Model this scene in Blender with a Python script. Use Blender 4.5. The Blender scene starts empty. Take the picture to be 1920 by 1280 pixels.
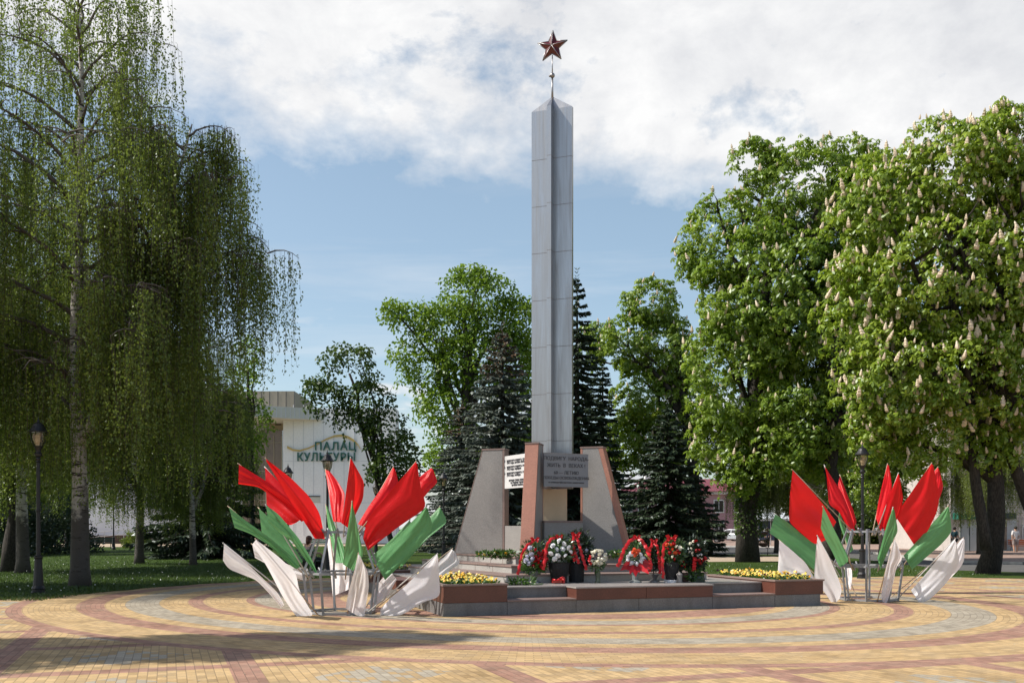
import bpy, math, random
import numpy as np
from mathutils import Vector, Matrix
random.seed(7)
rng = np.random.default_rng(11)
SC = bpy.context.scene
COL = SC.collection
F, CX, HZ, CH = 1850.0, 960.0, 990.0, 1.6
PI = math.pi

def W(px, py, Y):
    return Vector(((px - CX) / F * Y, Y, CH - (py - HZ) / F * Y))

def G(px, py, z=0.0):
    Y = F * (CH - z) / (py - HZ)
    return Vector(((px - CX) / F * Y, Y, z))

def proj(p):
    return (CX + F * p[0] / p[1], HZ + F * (CH - p[2]) / p[1])

# ---------------------------------------------------------------- nodes
class NT:
    def __init__(s, tree):
        s.t = tree
    def n(s, typ, **kw):
        nd = s.t.nodes.new(typ)
        for k, v in kw.items():
            if k.startswith('i_'):
                nd.inputs[k[2:].replace('_', ' ')].default_value = v
            else:
                setattr(nd, k, v)
        return nd
    def l(s, a, b):
        s.t.links.new(a, b)
    def put(s, sock, v):
        if isinstance(v, bpy.types.NodeSocket):
            s.l(v, sock)
        else:
            sock.default_value = v
    def m(s, op, a, b=None, c=None, clamp=False):
        nd = s.t.nodes.new('ShaderNodeMath')
        nd.operation = op
        nd.use_clamp = clamp
        s.put(nd.inputs[0], a)
        if b is not None:
            s.put(nd.inputs[1], b)
        if c is not None:
            s.put(nd.inputs[2], c)
        return nd.outputs[0]
    def mix(s, fac, a, b, blend='MIX'):
        nd = s.t.nodes.new('ShaderNodeMix')
        nd.data_type = 'RGBA'
        nd.blend_type = blend
        s.put(nd.inputs[0], fac)
        s.put(nd.inputs[6], a if isinstance(a, bpy.types.NodeSocket) else (*a[:3], 1))
        s.put(nd.inputs[7], b if isinstance(b, bpy.types.NodeSocket) else (*b[:3], 1))
        return nd.outputs[2]
    def noise(s, vec, scale, detail=4, rough=0.55, dist=0.0):
        nd = s.t.nodes.new('ShaderNodeTexNoise')
        if vec is not None:
            s.l(vec, nd.inputs['Vector'])
        nd.inputs['Scale'].default_value = scale
        nd.inputs['Detail'].default_value = detail
        nd.inputs['Roughness'].default_value = rough
        nd.inputs['Distortion'].default_value = dist
        return nd.outputs['Fac']
    def ramp(s, fac, stops, interp='LINEAR'):
        nd = s.t.nodes.new('ShaderNodeValToRGB')
        cr = nd.color_ramp
        cr.interpolation = interp
        while len(cr.elements) < len(stops):
            cr.elements.new(0.5)
        for e, (p, c) in zip(cr.elements, stops):
            e.position = p
            e.color = (c, c, c, 1) if isinstance(c, (int, float)) else (*c[:3], 1)
        s.put(nd.inputs[0], fac)
        return nd.outputs[0]
    def comb(s, x, y, z=0.0):
        nd = s.t.nodes.new('ShaderNodeCombineXYZ')
        s.put(nd.inputs[0], x)
        s.put(nd.inputs[1], y)
        s.put(nd.inputs[2], z)
        return nd.outputs[0]
    def bump(s, h, strength=0.3, dist=0.02):
        nd = s.t.nodes.new('ShaderNodeBump')
        nd.inputs['Strength'].default_value = strength
        nd.inputs['Distance'].default_value = dist
        s.l(h, nd.inputs['Height'])
        return nd.outputs[0]

MATS = {}
def newmat(name):
    m = bpy.data.materials.new(name)
    m.use_nodes = True
    m.node_tree.nodes.clear()
    t = NT(m.node_tree)
    out = t.n('ShaderNodeOutputMaterial')
    MATS[name] = m
    return m, t, out

def mat(name, col, rough=0.7, var=0.25, scale=6.0, col2=None, fine=None, bump=0.0, bscale=60.0, metal=0.0, spec=0.4, stretch=None, coat=0.0):
    """a surface whose colour wanders between col and col2, with an optional fine grain and bump"""
    m, t, out = newmat(name)
    p = t.n('ShaderNodeBsdfPrincipled')
    tc = t.n('ShaderNodeTexCoord').outputs['Object']
    if stretch:
        mp = t.n('ShaderNodeMapping')
        mp.inputs['Scale'].default_value = stretch
        t.l(tc, mp.inputs[0])
        tc = mp.outputs[0]
    if col2 is None:
        col2 = tuple(c * (1 - var) for c in col)
    f = t.ramp(t.noise(tc, scale, 5, 0.6), [(0.3, 0.0), (0.7, 1.0)])
    c = t.mix(f, col, col2)
    if fine:
        amt, fs = fine
        g = t.noise(tc, fs, 2, 0.7)
        k = t.ramp(g, [(0.35, 1 - amt), (0.65, 1 + amt * 0.5)])
        c = t.mix(1.0, c, k, 'MULTIPLY')
    t.l(c, p.inputs['Base Color'])
    p.inputs['Roughness'].default_value = rough
    p.inputs['Metallic'].default_value = metal
    p.inputs['Specular IOR Level'].default_value = spec
    p.inputs['Coat Weight'].default_value = coat
    if bump:
        t.l(t.bump(t.noise(tc, bscale, 4, 0.6), bump, 0.02), p.inputs['Normal'])
    t.l(p.outputs[0], out.inputs[0])
    return m

def thin(name, c1, c2, trans=0.35, gloss=0.06, clump=0.6, cscale=0.5, tcol=None):
    """leaf or cloth: light also comes through from behind"""
    m, t, out = newmat(name)
    geo = t.n('ShaderNodeNewGeometry')
    tc = t.n('ShaderNodeTexCoord').outputs['Object']
    r = geo.outputs['Random Per Island']
    nz = t.ramp(t.noise(tc, cscale, 3, 0.5), [(0.3, 0.0), (0.7, 1.0)])
    f = t.m('ADD', t.m('MULTIPLY', r, 1 - clump), t.m('MULTIPLY', nz, clump))
    c = t.mix(f, c1, c2)
    d = t.n('ShaderNodeBsdfDiffuse')
    t.l(c, d.inputs[0])
    tr = t.n('ShaderNodeBsdfTranslucent')
    if tcol is None:
        t.l(c, tr.inputs[0])
    else:
        t.l(t.mix(1.0, c, tcol, 'MULTIPLY'), tr.inputs[0])
    mx = t.n('ShaderNodeMixShader')
    mx.inputs[0].default_value = trans
    t.l(d.outputs[0], mx.inputs[1])
    t.l(tr.outputs[0], mx.inputs[2])
    gl = t.n('ShaderNodeBsdfGlossy')
    gl.inputs['Roughness'].default_value = 0.4
    gl.inputs['Color'].default_value = (0.9, 0.95, 1, 1)
    m2 = t.n('ShaderNodeMixShader')
    m2.inputs[0].default_value = gloss
    t.l(mx.outputs[0], m2.inputs[1])
    t.l(gl.outputs[0], m2.inputs[2])
    t.l(m2.outputs[0], out.inputs[0])
    return m

# ---------------------------------------------------------------- meshes
class MB:
    def __init__(s):
        s.v = []
        s.f = []
        s.mi = []
        s.cur = 0
    def add(s, vs, fs):
        o = len(s.v)
        s.v += [tuple(p) for p in vs]
        for f in fs:
            s.f.append(tuple(i + o for i in f))
            s.mi.append(s.cur)
        return s
    def box(s, c, size, rz=0.0, M=None):
        x, y, z = (d / 2 for d in size)
        R = Matrix.Rotation(rz, 3, 'Z') if M is None else M
        c = Vector(c)
        vs = [c + R @ Vector((sx * x, sy * y, sz * z)) for sz in (-1, 1) for sx, sy in ((-1, -1), (1, -1), (1, 1), (-1, 1))]
        return s.add(vs, [(3, 2, 1, 0), (4, 5, 6, 7), (0, 1, 5, 4), (1, 2, 6, 5), (2, 3, 7, 6), (3, 0, 4, 7)])
    def prism(s, poly, z0, z1, top=None):
        n = len(poly)
        t = top or poly
        vs = [(p[0], p[1], z0) for p in poly] + [(p[0], p[1], z1) for p in t]
        fs = [tuple(range(n - 1, -1, -1)), tuple(range(n, 2 * n))] + [(i, (i + 1) % n, n + (i + 1) % n, n + i) for i in range(n)]
        return s.add(vs, fs)
    def tube(s, pts, rad, n=8, cap=True, square=False):
        pts = [Vector(p) for p in pts]
        if isinstance(rad, (int, float)):
            rad = [rad] * len(pts)
        vs, fs = [], []
        pt = None
        for i, p in enumerate(pts):
            d = (pts[min(i + 1, len(pts) - 1)] - pts[max(i - 1, 0)])
            d = d.normalized() if d.length > 1e-9 else Vector((0, 0, 1))
            if pt is None:
                a = d.cross(Vector((0, 1, 0)) if abs(d.y) < 0.9 else Vector((1, 0, 0))).normalized()
            else:
                a = (pt - d * pt.dot(d))
                a = a.normalized() if a.length > 1e-6 else d.orthogonal().normalized()
            pt = a
            b = d.cross(a)
            for k in range(n):
                th = 2 * PI * (k + (0.5 if square else 0)) / n
                vs.append(p + (a * math.cos(th) + b * math.sin(th)) * rad[i])
        for i in range(len(pts) - 1):
            for k in range(n):
                k2 = (k + 1) % n
                fs.append((i * n + k, i * n + k2, (i + 1) * n + k2, (i + 1) * n + k))
        if cap:
            fs.append(tuple(range(n - 1, -1, -1)))
            fs.append(tuple((len(pts) - 1) * n + k for k in range(n)))
        return s.add(vs, fs)
    def lathe(s, prof, n=16, c=(0, 0, 0), cap=True):
        vs, fs = [], []
        for r, z in prof:
            for k in range(n):
                th = 2 * PI * k / n
                vs.append((c[0] + r * math.cos(th), c[1] + r * math.sin(th), c[2] + z))
        m = len(prof)
        for i in range(m - 1):
            for k in range(n):
                k2 = (k + 1) % n
                fs.append((i * n + k, i * n + k2, (i + 1) * n + k2, (i + 1) * n + k))
        if cap:
            fs.append(tuple(range(n - 1, -1, -1)))
            fs.append(tuple((m - 1) * n + k for k in range(n)))
        return s.add(vs, fs)
    def ball(s, c, r, n=8, sq=(1, 1, 1), jit=0.0):
        m = max(3, n // 2)
        vs = [(c[0], c[1], c[2] - r * sq[2])]
        for i in range(1, m):
            ph = -PI / 2 + PI * i / m
            for k in range(n):
                th = 2 * PI * k / n
                q = r * (1 + jit * random.uniform(-1, 1))
                vs.append((c[0] + q * sq[0] * math.cos(ph) * math.cos(th), c[1] + q * sq[1] * math.cos(ph) * math.sin(th), c[2] + q * sq[2] * math.sin(ph)))
        vs.append((c[0], c[1], c[2] + r * sq[2]))
        fs = []
        for k in range(n):
            fs.append((0, 1 + (k + 1) % n, 1 + k))
            fs.append((len(vs) - 1, 1 + (m - 2) * n + k, 1 + (m - 2) * n + (k + 1) % n))
        for i in range(m - 2):
            for k in range(n):
                k2 = (k + 1) % n
                fs.append((1 + i * n + k, 1 + i * n + k2, 1 + (i + 1) * n + k2, 1 + (i + 1) * n + k))
        return s.add(vs, fs)
    def build(s, name, mats, parent=None, smooth=False, bevel=0.0):
        me = bpy.data.meshes.new(name)
        me.from_pydata([tuple(p) for p in s.v], [], s.f)
        if not isinstance(mats, (list, tuple)):
            mats = [mats]
        for m in mats:
            me.materials.append(m)
        if len(mats) > 1:
            me.polygons.foreach_set('material_index', s.mi)
        if smooth:
            me.polygons.foreach_set('use_smooth', [True] * len(me.polygons))
        me.update()
        o = bpy.data.objects.new(name, me)
        COL.objects.link(o)
        if parent is not None:
            attach(o, parent)
        if bevel:
            bv = o.modifiers.new('edge', 'BEVEL')
            bv.width = bevel
            bv.segments = 2
            bv.limit_method = 'ANGLE'
        return o

ORIGIN = {}
def attach(o, parent):
    o.parent = parent
    L = ORIGIN.get(parent.name)
    if L is not None:
        o.matrix_parent_inverse = Matrix.Translation(-L)

def tag(o, label=None, cat=None, group=None, kind=None):
    if label:
        o['label'] = label
    if cat:
        o['category'] = cat
    if group:
        o['group'] = group
    if kind:
        o['kind'] = kind
    return o

def thing(name, label, cat, loc=(0, 0, 0), group=None):
    o = bpy.data.objects.new(name, None)
    o.empty_display_size = 0.2
    COL.objects.link(o)
    o.location = loc
    ORIGIN[o.name] = Vector(loc)
    return tag(o, label, cat, group)

def copy_tree(o, loc=None, rz=None, sc=None, label=None, group=None, root=True, parent=None):
    c = o.copy()
    COL.objects.link(c)
    if parent is not None:
        c.parent = parent
        c.matrix_parent_inverse = o.matrix_parent_inverse.copy()
    if root:
        if loc is not None:
            c.location = loc
        if rz is not None:
            c.rotation_euler = (0, 0, rz)
        if sc is not None:
            c.scale = sc if isinstance(sc, (tuple, list)) else (sc, sc, sc)
        if label:
            c['label'] = label
        if group:
            c['group'] = group
    for ch in list(o.children):
        copy_tree(ch, root=False, parent=c)
    return c

def quads_object(name, V, material, parent=None, nv=4, smooth=False):
    """V: (N, nv, 3) array, one face each"""
    N = len(V)
    me = bpy.data.meshes.new(name)
    me.vertices.add(N * nv)
    me.loops.add(N * nv)
    me.polygons.add(N)
    me.vertices.foreach_set('co', np.ascontiguousarray(V, dtype=np.float32).ravel())
    me.loops.foreach_set('vertex_index', np.arange(N * nv, dtype=np.int32))
    me.polygons.foreach_set('loop_start', np.arange(0, N * nv, nv, dtype=np.int32))
    me.polygons.foreach_set('loop_total', np.full(N, nv, dtype=np.int32))
    me.materials.append(material)
    me.update(calc_edges=True)
    o = bpy.data.objects.new(name, me)
    COL.objects.link(o)
    if parent is not None:
        attach(o, parent)
    return o

def text_to_mesh(o):
    bpy.context.view_layer.update()
    dg = bpy.context.evaluated_depsgraph_get()
    me = bpy.data.meshes.new_from_object(o.evaluated_get(dg))
    n = bpy.data.objects.new('lettering', me)
    n.matrix_world = o.matrix_world.copy()
    COL.objects.link(n)
    n.parent = o.parent
    n.matrix_parent_inverse = o.matrix_parent_inverse.copy()
    n.location, n.rotation_euler, n.scale = o.location.copy(), o.rotation_euler.copy(), o.scale.copy()
    bpy.data.objects.remove(o)
    n.name = 'lettering'
    return n

def unit(a):
    return a / np.maximum(np.linalg.norm(a, axis=-1, keepdims=True), 1e-9)

def leaf_quads(C, D, U, L, Wd, bend=0.15):
    """diamond leaves: base C, along D, flat normal U"""
    S = unit(np.cross(D, U))
    Nn = np.cross(S, D)
    L = L[:, None]
    Wd = Wd[:, None]
    mid = C + D * L * 0.45
    return np.stack([C, mid + S * Wd * 0.5 - Nn * L * bend * 0.3, C + D * L - Nn * L * bend, mid - S * Wd * 0.5 - Nn * L * bend * 0.3], 1)

def rand_dirs(n):
    return unit(rng.normal(size=(n, 3)))

def flat(poly, z, name, material, kind='structure'):
    b = MB()
    b.add([(p[0], p[1], z) for p in poly], [tuple(range(len(poly)))])
    o = b.build(name, material)
    o['kind'] = kind
    return o
# ---------------------------------------------------------------- world, sun, camera
SUN_AZ, SUN_EL = math.radians(184), math.radians(45)   # direction towards the sun in the ground plane, from +X
w = bpy.data.worlds.new('World')
SC.world = w
w.use_nodes = True
w.node_tree.nodes.clear()
t = NT(w.node_tree)
wo = t.n('ShaderNodeOutputWorld')
sky = t.n('ShaderNodeTexSky', sky_type='NISHITA', sun_disc=False)
sky.sun_elevation = SUN_EL
sky.sun_rotation = math.radians(90) - SUN_AZ
sky.altitude = 150
sky.air_density = 1.0
sky.dust_density = 1.6
sky.ozone_density = 1.0
g = t.n('ShaderNodeTexCoord').outputs['Generated']
sp = t.n('ShaderNodeSeparateXYZ')
t.l(g, sp.inputs[0])
zz = t.m('MAXIMUM', sp.outputs[2], 0.03)
cx_ = t.m('DIVIDE', sp.outputs[0], zz)
cy_ = t.m('DIVIDE', sp.outputs[1], zz)
pv = t.comb(cx_, cy_, 0.0)
mpd = t.n('ShaderNodeMapping')
mpd.inputs['Scale'].default_value = (1.0, 1.0, 1.55)
mpd.inputs['Location'].default_value = (0.37, 0.11, 0.23)
t.l(g, mpd.inputs[0])
dv = mpd.outputs[0]
n1 = t.noise(dv, 4.6, 9, 0.60, 0.15)
n2 = t.noise(dv, 15.0, 6, 0.60, 0.1)
edge = t.m('ADD', t.m('MULTIPLY', cx_, 0.60), 2.82)
dist = t.m('SUBTRACT', edge, cy_)                       # > 0 under the cloud sheet
dens = t.m('ADD', t.m('MULTIPLY', t.m('ADD', dist, 0.10), 1.9), t.m('MULTIPLY', t.m('SUBTRACT', n1, 0.5), 3.2))
dens = t.m('ADD', dens, t.m('MULTIPLY', t.m('SUBTRACT', n2, 0.5), 1.5))
front = t.m('MINIMUM', dens, t.m('ADD', t.m('MULTIPLY', t.m('SUBTRACT', n1, 0.29), 7.0), t.m('MULTIPLY', t.m('SUBTRACT', n2, 0.45), 2.5)))
back = t.ramp(t.m('MULTIPLY', cy_, 0.25), [(0.16, 0.0), (0.40, 1.0)])
mask = t.ramp(front, [(0.0, 0.0), (0.95, 1.0)])
mask = t.m('MULTIPLY', mask, back)
# a few thin streaks and low cumulus towards the horizon
pv2 = t.comb(t.m('MULTIPLY', cx_, 0.35), t.m('MULTIPLY', cy_, 0.9), 3.0)
st = t.ramp(t.noise(pv2, 1.3, 6, 0.6, 0.4), [(0.5, 0.0), (0.8, 0.55)])
low = t.comb(t.m('MULTIPLY', sp.outputs[0], 9.0), t.m('MULTIPLY', sp.outputs[2], 26.0), 1.7)
lc = t.ramp(t.m('SUBTRACT', t.noise(low, 1.0, 6, 0.55), t.m('MULTIPLY', sp.outputs[2], 0.9)), [(0.42, 0.0), (0.52, 0.9)])
low_only = t.ramp(sp.outputs[2], [(0.13, 1.0), (0.26, 0.0)])
mask = t.m('MAXIMUM', mask, t.m('MAXIMUM', t.m('MULTIPLY', lc, low_only), t.m('MULTIPLY', st, 0.6)))
cb = t.mix(t.ramp(t.m('ADD', t.m('MULTIPLY', t.noise(dv, 7.0, 8, 0.62, 0.2), 0.8), t.m('MULTIPLY', n2, 0.2)), [(0.36, 0.0), (0.60, 1.0)]), (5.6, 5.7, 5.95), (7.5, 7.5, 7.5))
veil = t.mix(t.ramp(sp.outputs[2], [(0.35, 1.0), (0.75, 0.0)]), (0, 0, 0), (0.92, 1.22, 1.18))
skyc = t.mix(1.0, sky.outputs[0], veil, 'ADD')
colr = t.mix(mask, skyc, cb)
bg = t.n('ShaderNodeBackground')
bg.inputs['Strength'].default_value = 0.11
t.l(colr, bg.inputs[0])
t.l(bg.outputs[0], wo.inputs[0])

sl = bpy.data.lights.new('sun', 'SUN')
sl.energy = 5.0
sl.angle = math.radians(0.55)
sl.color = (1.0, 0.945, 0.86)
so = bpy.data.objects.new('sun', sl)
COL.objects.link(so)
sd = Vector((math.cos(SUN_AZ) * math.cos(SUN_EL), math.sin(SUN_AZ) * math.cos(SUN_EL), math.sin(SUN_EL)))
so.rotation_euler = sd.to_track_quat('Z', 'Y').to_euler()
so.location = sd * 60

cam = bpy.data.cameras.new('camera')
cam.sensor_width = 36
cam.lens = 36 * F / 1920
cam.shift_y = (HZ - 640) / 1920
cam.clip_end = 3000
co = bpy.data.objects.new('camera', cam)
COL.objects.link(co)
co.location = (0, 0, CH)
co.rotation_euler = (PI / 2, 0, 0)
SC.camera = co
SC.view_settings.view_transform = 'Standard'
SC.view_settings.look = 'None'
SC.view_settings.exposure = 0.27
SC.view_settings.gamma = 1.0
SC.cycles.max_bounces = 6
SC.cycles.diffuse_bounces = 3
SC.cycles.glossy_bounces = 2
SC.cycles.transmission_bounces = 4
SC.cycles.transparent_max_bounces = 6
SC.cycles.sample_clamp_indirect = 4

# ---------------------------------------------------------------- ground materials
def grass_mat():
    m, t, out = newmat('lawn')
    p = t.n('ShaderNodeBsdfPrincipled')
    tc = t.n('ShaderNodeTexCoord').outputs['Object']
    a = t.ramp(t.noise(tc, 0.35, 5, 0.6), [(0.3, 0.0), (0.7, 1.0)])
    b = t.ramp(t.noise(tc, 9.0, 4, 0.7), [(0.3, 0.0), (0.7, 1.0)])
    c = t.mix(a, (0.036, 0.068, 0.011), (0.065, 0.098, 0.018))
    c = t.mix(t.m('MULTIPLY', b, 0.6), c, (0.022, 0.05, 0.008))
    t.l(c, p.inputs['Base Color'])
    p.inputs['Roughness'].default_value = 0.9
    p.inputs['Specular IOR Level'].default_value = 0.1
    t.l(t.bump(t.noise(tc, 30, 4, 0.7), 0.7, 0.05), p.inputs['Normal'])
    t.l(p.outputs[0], out.inputs[0])
    return m

YEL, YE2 = (0.520, 0.362, 0.182), (0.47, 0.315, 0.13)
RED, RE2 = (0.365, 0.205, 0.150), (0.30, 0.15, 0.10)
GRY, GR2 = (0.385, 0.340, 0.265), (0.30, 0.285, 0.24)
def plaza_mat():
    m, t, out = newmat('plaza_paving')
    p = t.n('ShaderNodeBsdfPrincipled')
    pos = t.n('ShaderNodeNewGeometry').outputs['Position']
    s = t.n('ShaderNodeSeparateXYZ')
    t.l(pos, s.inputs[0])
    x, y = s.outputs[0], s.outputs[1]
    qx = t.m('SUBTRACT', x, 0.361)
    qy = t.m('SUBTRACT', y, 22.55)
    a = t.m('ADD', qx, t.m('MULTIPLY', qy, 0.0819))
    b = t.m('ADD', t.m('MULTIPLY', qx, 0.0819), t.m('MULTIPLY', qy, 1.0147))
    r = t.m('SQRT', t.m('ADD', t.m('MULTIPLY', a, a), t.m('MULTIPLY', b, b)))
    th = t.m('ARCTAN2', b, a)
    rj = t.m('ADD', r, t.m('MULTIPLY', t.m('SUBTRACT', t.noise(pos, 3.0, 2), 0.5), 0.04))
    K = 12.0
    st = [(0, GRY), (3.2 / K, YEL), (4.3 / K, RED), (5.22 / K, YEL), (5.55 / K, GRY), (6.2 / K, RED), (6.4 / K, YEL), (7.32 / K, RED), (7.68 / K, YEL), (8.28 / K, GRY), (8.98 / K, YEL), (9.42 / K, RED), (9.98 / K, YEL), (11.0 / K, RED), (11.32 / K, YEL)]
    ring = t.ramp(t.m('DIVIDE', rj, K), st, 'CONSTANT')
    u = t.m('ADD', t.m('MULTIPLY', x, 0.944), t.m('MULTIPLY', y, 0.33))
    n = t.m('ADD', t.m('MULTIPLY', x, -0.33), t.m('MULTIPLY', y, 0.944))
    fu = t.m('FRACT', t.m('DIVIDE', t.m('ADD', u, 1.89 + 272.0), 2.72))
    fn = t.m('FRACT', t.m('DIVIDE', t.m('ADD', n, -11.86 + 253.0), 2.53))
    du = t.m('ABSOLUTE', t.m('SUBTRACT', fu, 0.5))
    dn = t.m('ABSOLUTE', t.m('SUBTRACT', fn, 0.5))
    band = t.m('MAXIMUM', t.m('GREATER_THAN', du, 0.5 - 0.165 / 2.72), t.m('GREATER_THAN', dn, 0.5 - 0.165 / 2.53))
    # brick grids
    def brick(vec):
        nd = t.n('ShaderNodeTexBrick')
        t.l(vec, nd.inputs['Vector'])
        for k, v in (('Scale', 1.0), ('Mortar Size', 0.0055), ('Mortar Smooth', 0.3), ('Bias', 0.0), ('Brick Width', 0.2), ('Row Height', 0.1)):
            nd.inputs[k].default_value = v
        nd.inputs['Color1'].default_value = (0, 0, 0, 1)
        nd.inputs['Color2'].default_value = (1, 1, 1, 1)
        nd.inputs['Mortar'].default_value = (0.5, 0.5, 0.5, 1)
        return nd
    bg_ = brick(t.comb(n, u))
    br = brick(t.comb(t.m('MULTIPLY', th, 10.0), r))
    patch = t.m('ADD', du, dn)
    gmix = t.m('MULTIPLY', t.m('LESS_THAN', patch, 0.30), t.m('GREATER_THAN', t.m('ADD', bg_.outputs['Color'], t.m('MULTIPLY', patch, -0.6)), 0.27))
    field = t.mix(gmix, YEL, GRY)
    field = t.mix(band, field, RED)
    outside = t.m('GREATER_THAN', rj, 11.32)
    base = t.mix(outside, ring, field)
    rnd = t.mix(outside, br.outputs['Color'], bg_.outputs['Color'])
    joint = t.mix(outside, br.outputs['Fac'], bg_.outputs['Fac'])
    k = t.ramp(rnd, [(0.0, 0.74), (0.5, 0.98), (1.0, 1.12)])
    c = t.mix(1.0, base, k, 'MULTIPLY')
    stain = t.ramp(t.noise(pos, 0.8, 6, 0.65), [(0.28, (0.66, 0.63, 0.58)), (0.5, (0.97, 0.96, 0.95)), (0.7, (1.04, 1.04, 1.04))])
    c = t.mix(1.0, c, stain, 'MULTIPLY')
    grit = t.ramp(t.noise(pos, 55, 3, 0.7), [(0.3, 0.86), (0.7, 1.08)])
    c = t.mix(1.0, c, grit, 'MULTIPLY')
    wear = t.ramp(t.noise(pos, 2.2, 4, 0.7), [(0.45, 0.0), (0.75, 0.35)])
    c = t.mix(wear, c, (0.36, 0.30, 0.22))
    c = t.mix(t.m('MULTIPLY', joint, 0.50), c, (0.09, 0.07, 0.05))
    t.l(c, p.inputs['Base Color'])
    p.inputs['Roughness'].default_value = 0.85
    p.inputs['Specular IOR Level'].default_value = 0.25
    h = t.m('SUBTRACT', t.m('MULTIPLY', t.noise(pos, 40, 3), 0.3), joint)
    t.l(t.bump(h, 0.5, 0.006), p.inputs['Normal'])
    t.l(p.outputs[0], out.inputs[0])
    return m

m_lawn = grass_mat()
m_plaza = plaza_mat()
m_asph = mat('asphalt', (0.13, 0.125, 0.12), 0.9, 0.3, 1.2, fine=(0.3, 60))
m_walk = mat('pavement_far', (0.36, 0.25, 0.20), 0.9, 0.2, 1.5, fine=(0.2, 14))
m_sand = mat('sand_path', (0.50, 0.39, 0.28), 0.95, 0.25, 0.8, fine=(0.25, 20))
m_kerb = mat('kerb_stone', (0.5, 0.48, 0.45), 0.9, 0.2, 3)

flat([(-900, -60), (900, -60), (900, 1600), (-900, 1600)], 0.0, 'ground', m_lawn)
# plaza: a disc round the monument plus everything towards the camera
pl = []
for i in range(61):
    a = math.radians(172 - i * 2.75)
    rr_ = 11.4 + 0.12 * math.sin(i * 1.7)
    pl.append((1.0 + rr_ * math.cos(a), 22.4 + rr_ * math.sin(a)))
pl = [p for p in pl if p[0] < 8.5]
poly = [(-60, -30), (-60, 20.6), (-11.6, 21.9)] + pl + [(9.6, 31.6), (13.2, 32.9), (16.2, 31.2), (30, 29.5), (60, 27), (60, -30)]
flat(poly, 0.008, 'plaza', m_plaza)
# the far road, its pavement and the paths through the lawn
near = [(1300, 1039), (1440, 1039), (1600, 1046), (1700, 1058), (1800, 1069), (1920, 1073), (2400, 1088)]
far = [(2400, 1066), (1920, 1058), (1800, 1055), (1700, 1045), (1600, 1033), (1440, 1026), (1300, 1024)]
flat([G(*p)[:2] for p in near + far], 0.008, 'road', m_asph)
far2 = [(2400, 1020), (1700, 1016), (1300, 1013.0)]
off = [(p[0], p[1] + 0.0) for p in reversed(far)]
flat([G(*p)[:2] for p in off + far2], 0.1, 'pavement', m_walk)
b = MB()
fp = [G(*p) for p in reversed(far)]
for i in range(len(fp) - 1):
    d = (fp[i + 1] - fp[i])
    nrm = Vector((-d.y, d.x, 0)).normalized() * 0.16
    q = [fp[i] - nrm, fp[i + 1] - nrm, fp[i + 1], fp[i]]
    b.prism([(v.x, v.y) for v in q], 0.0, 0.125)
o = b.build('kerb', m_kerb)
o['kind'] = 'structure'
flat([G(*p)[:2] for p in [(1310, 1053), (1445, 1052), (1560, 1056), (1560, 1047), (1445, 1043), (1310, 1044)]], 0.008, 'path', m_sand)
flat([G(*p)[:2] for p in [(-200, 1027), (180, 1025), (480, 1024), (900, 1022), (900, 1018.5), (480, 1019), (-200, 1019)]], 0.008, 'path', m_sand)

# grass blades along the near lawn, with dandelion clocks
def inside_plaza(X, Y):
    return (np.hypot(X - 1.0, Y - 22.4) < 11.35) | ((Y < 21.7) & (X < -10))
N = 60000
py = 1024 + (1130 - 1024) * rng.random(N) ** 0.8
px = rng.uniform(-10, 720, N)
sel = rng.random(N) < 0.16
px[sel] = rng.uniform(1320, 1930, sel.sum())
py[sel] = rng.uniform(1042, 1090, sel.sum())
Yg = F * CH / (py - HZ)
Xg = (px - CX) / F * Yg
ok = ~inside_plaza(Xg, Yg)
ok &= ~((px > 1300) & (py < 1056 - 0.0) )
ok &= ~((px > 1560) & (py < 1047 + (px - 1600) * 0.12))
ok &= ~((px > 1300) & (Yg < 32.5) & (Xg > 8.5))
Xg, Yg = Xg[ok], Yg[ok]
n = len(Xg)
C = np.stack([Xg, Yg, np.zeros(n)], 1)
D = unit(np.stack([rng.normal(0, .45, n), rng.normal(0, .45, n), np.ones(n)], 1))
m_blade = thin('grass_blade', (0.036, 0.078, 0.010), (0.085, 0.125, 0.022), 0.35, 0.04, 0.5, 0.4)
o = quads_object('grass', leaf_quads(C, D, rand_dirs(n), rng.uniform(.04, .10, n), rng.uniform(.012, .03, n)), m_blade)
o['kind'] = 'stuff'
o['label'] = 'short mown grass blades on the shaded lawn'
o['category'] = 'grass'
b = MB()
for i in range(75):
    p_ = random.uniform(0, 520), random.uniform(1035, 1118)
    g_ = G(*p_)
    if math.hypot(g_.x - 1, g_.y - 22.4) < 11.5 or (g_.y < 21.9 and g_.x < -10):
        continue
    b.ball((g_.x, g_.y, random.uniform(.08, .14)), random.uniform(.012, .02), 5)
m_clock = mat('dandelion_clock', (0.75, 0.75, 0.72), 0.9, 0.1)
o = b.build('dandelions', m_clock)
tag(o, 'white dandelion heads scattered over the shaded lawn', 'dandelions', kind='stuff')

# petals and leaf bits blown over the paving
b = MB()
for i in range(90):
    g_ = G(random.uniform(0, 1920), random.uniform(1110, 1278), .012)
    a = random.uniform(0, 6.28)
    r_ = random.uniform(.012, .03)
    b.add([g_ + Vector((math.cos(a + k * PI / 2) * r_ * (1 if k % 2 else .5), math.sin(a + k * PI / 2) * r_ * (1 if k % 2 else .5), .004 * (k % 2))) for k in range(4)], [(0, 1, 2, 3)])
o = b.build('petal_litter', mat('petal_litter', (0.62, 0.55, 0.45), 0.9, 0.5, 3, col2=(0.16, 0.13, 0.06)))
tag(o, 'fallen petals and leaf bits scattered over the paving', 'litter', kind='stuff')
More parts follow.
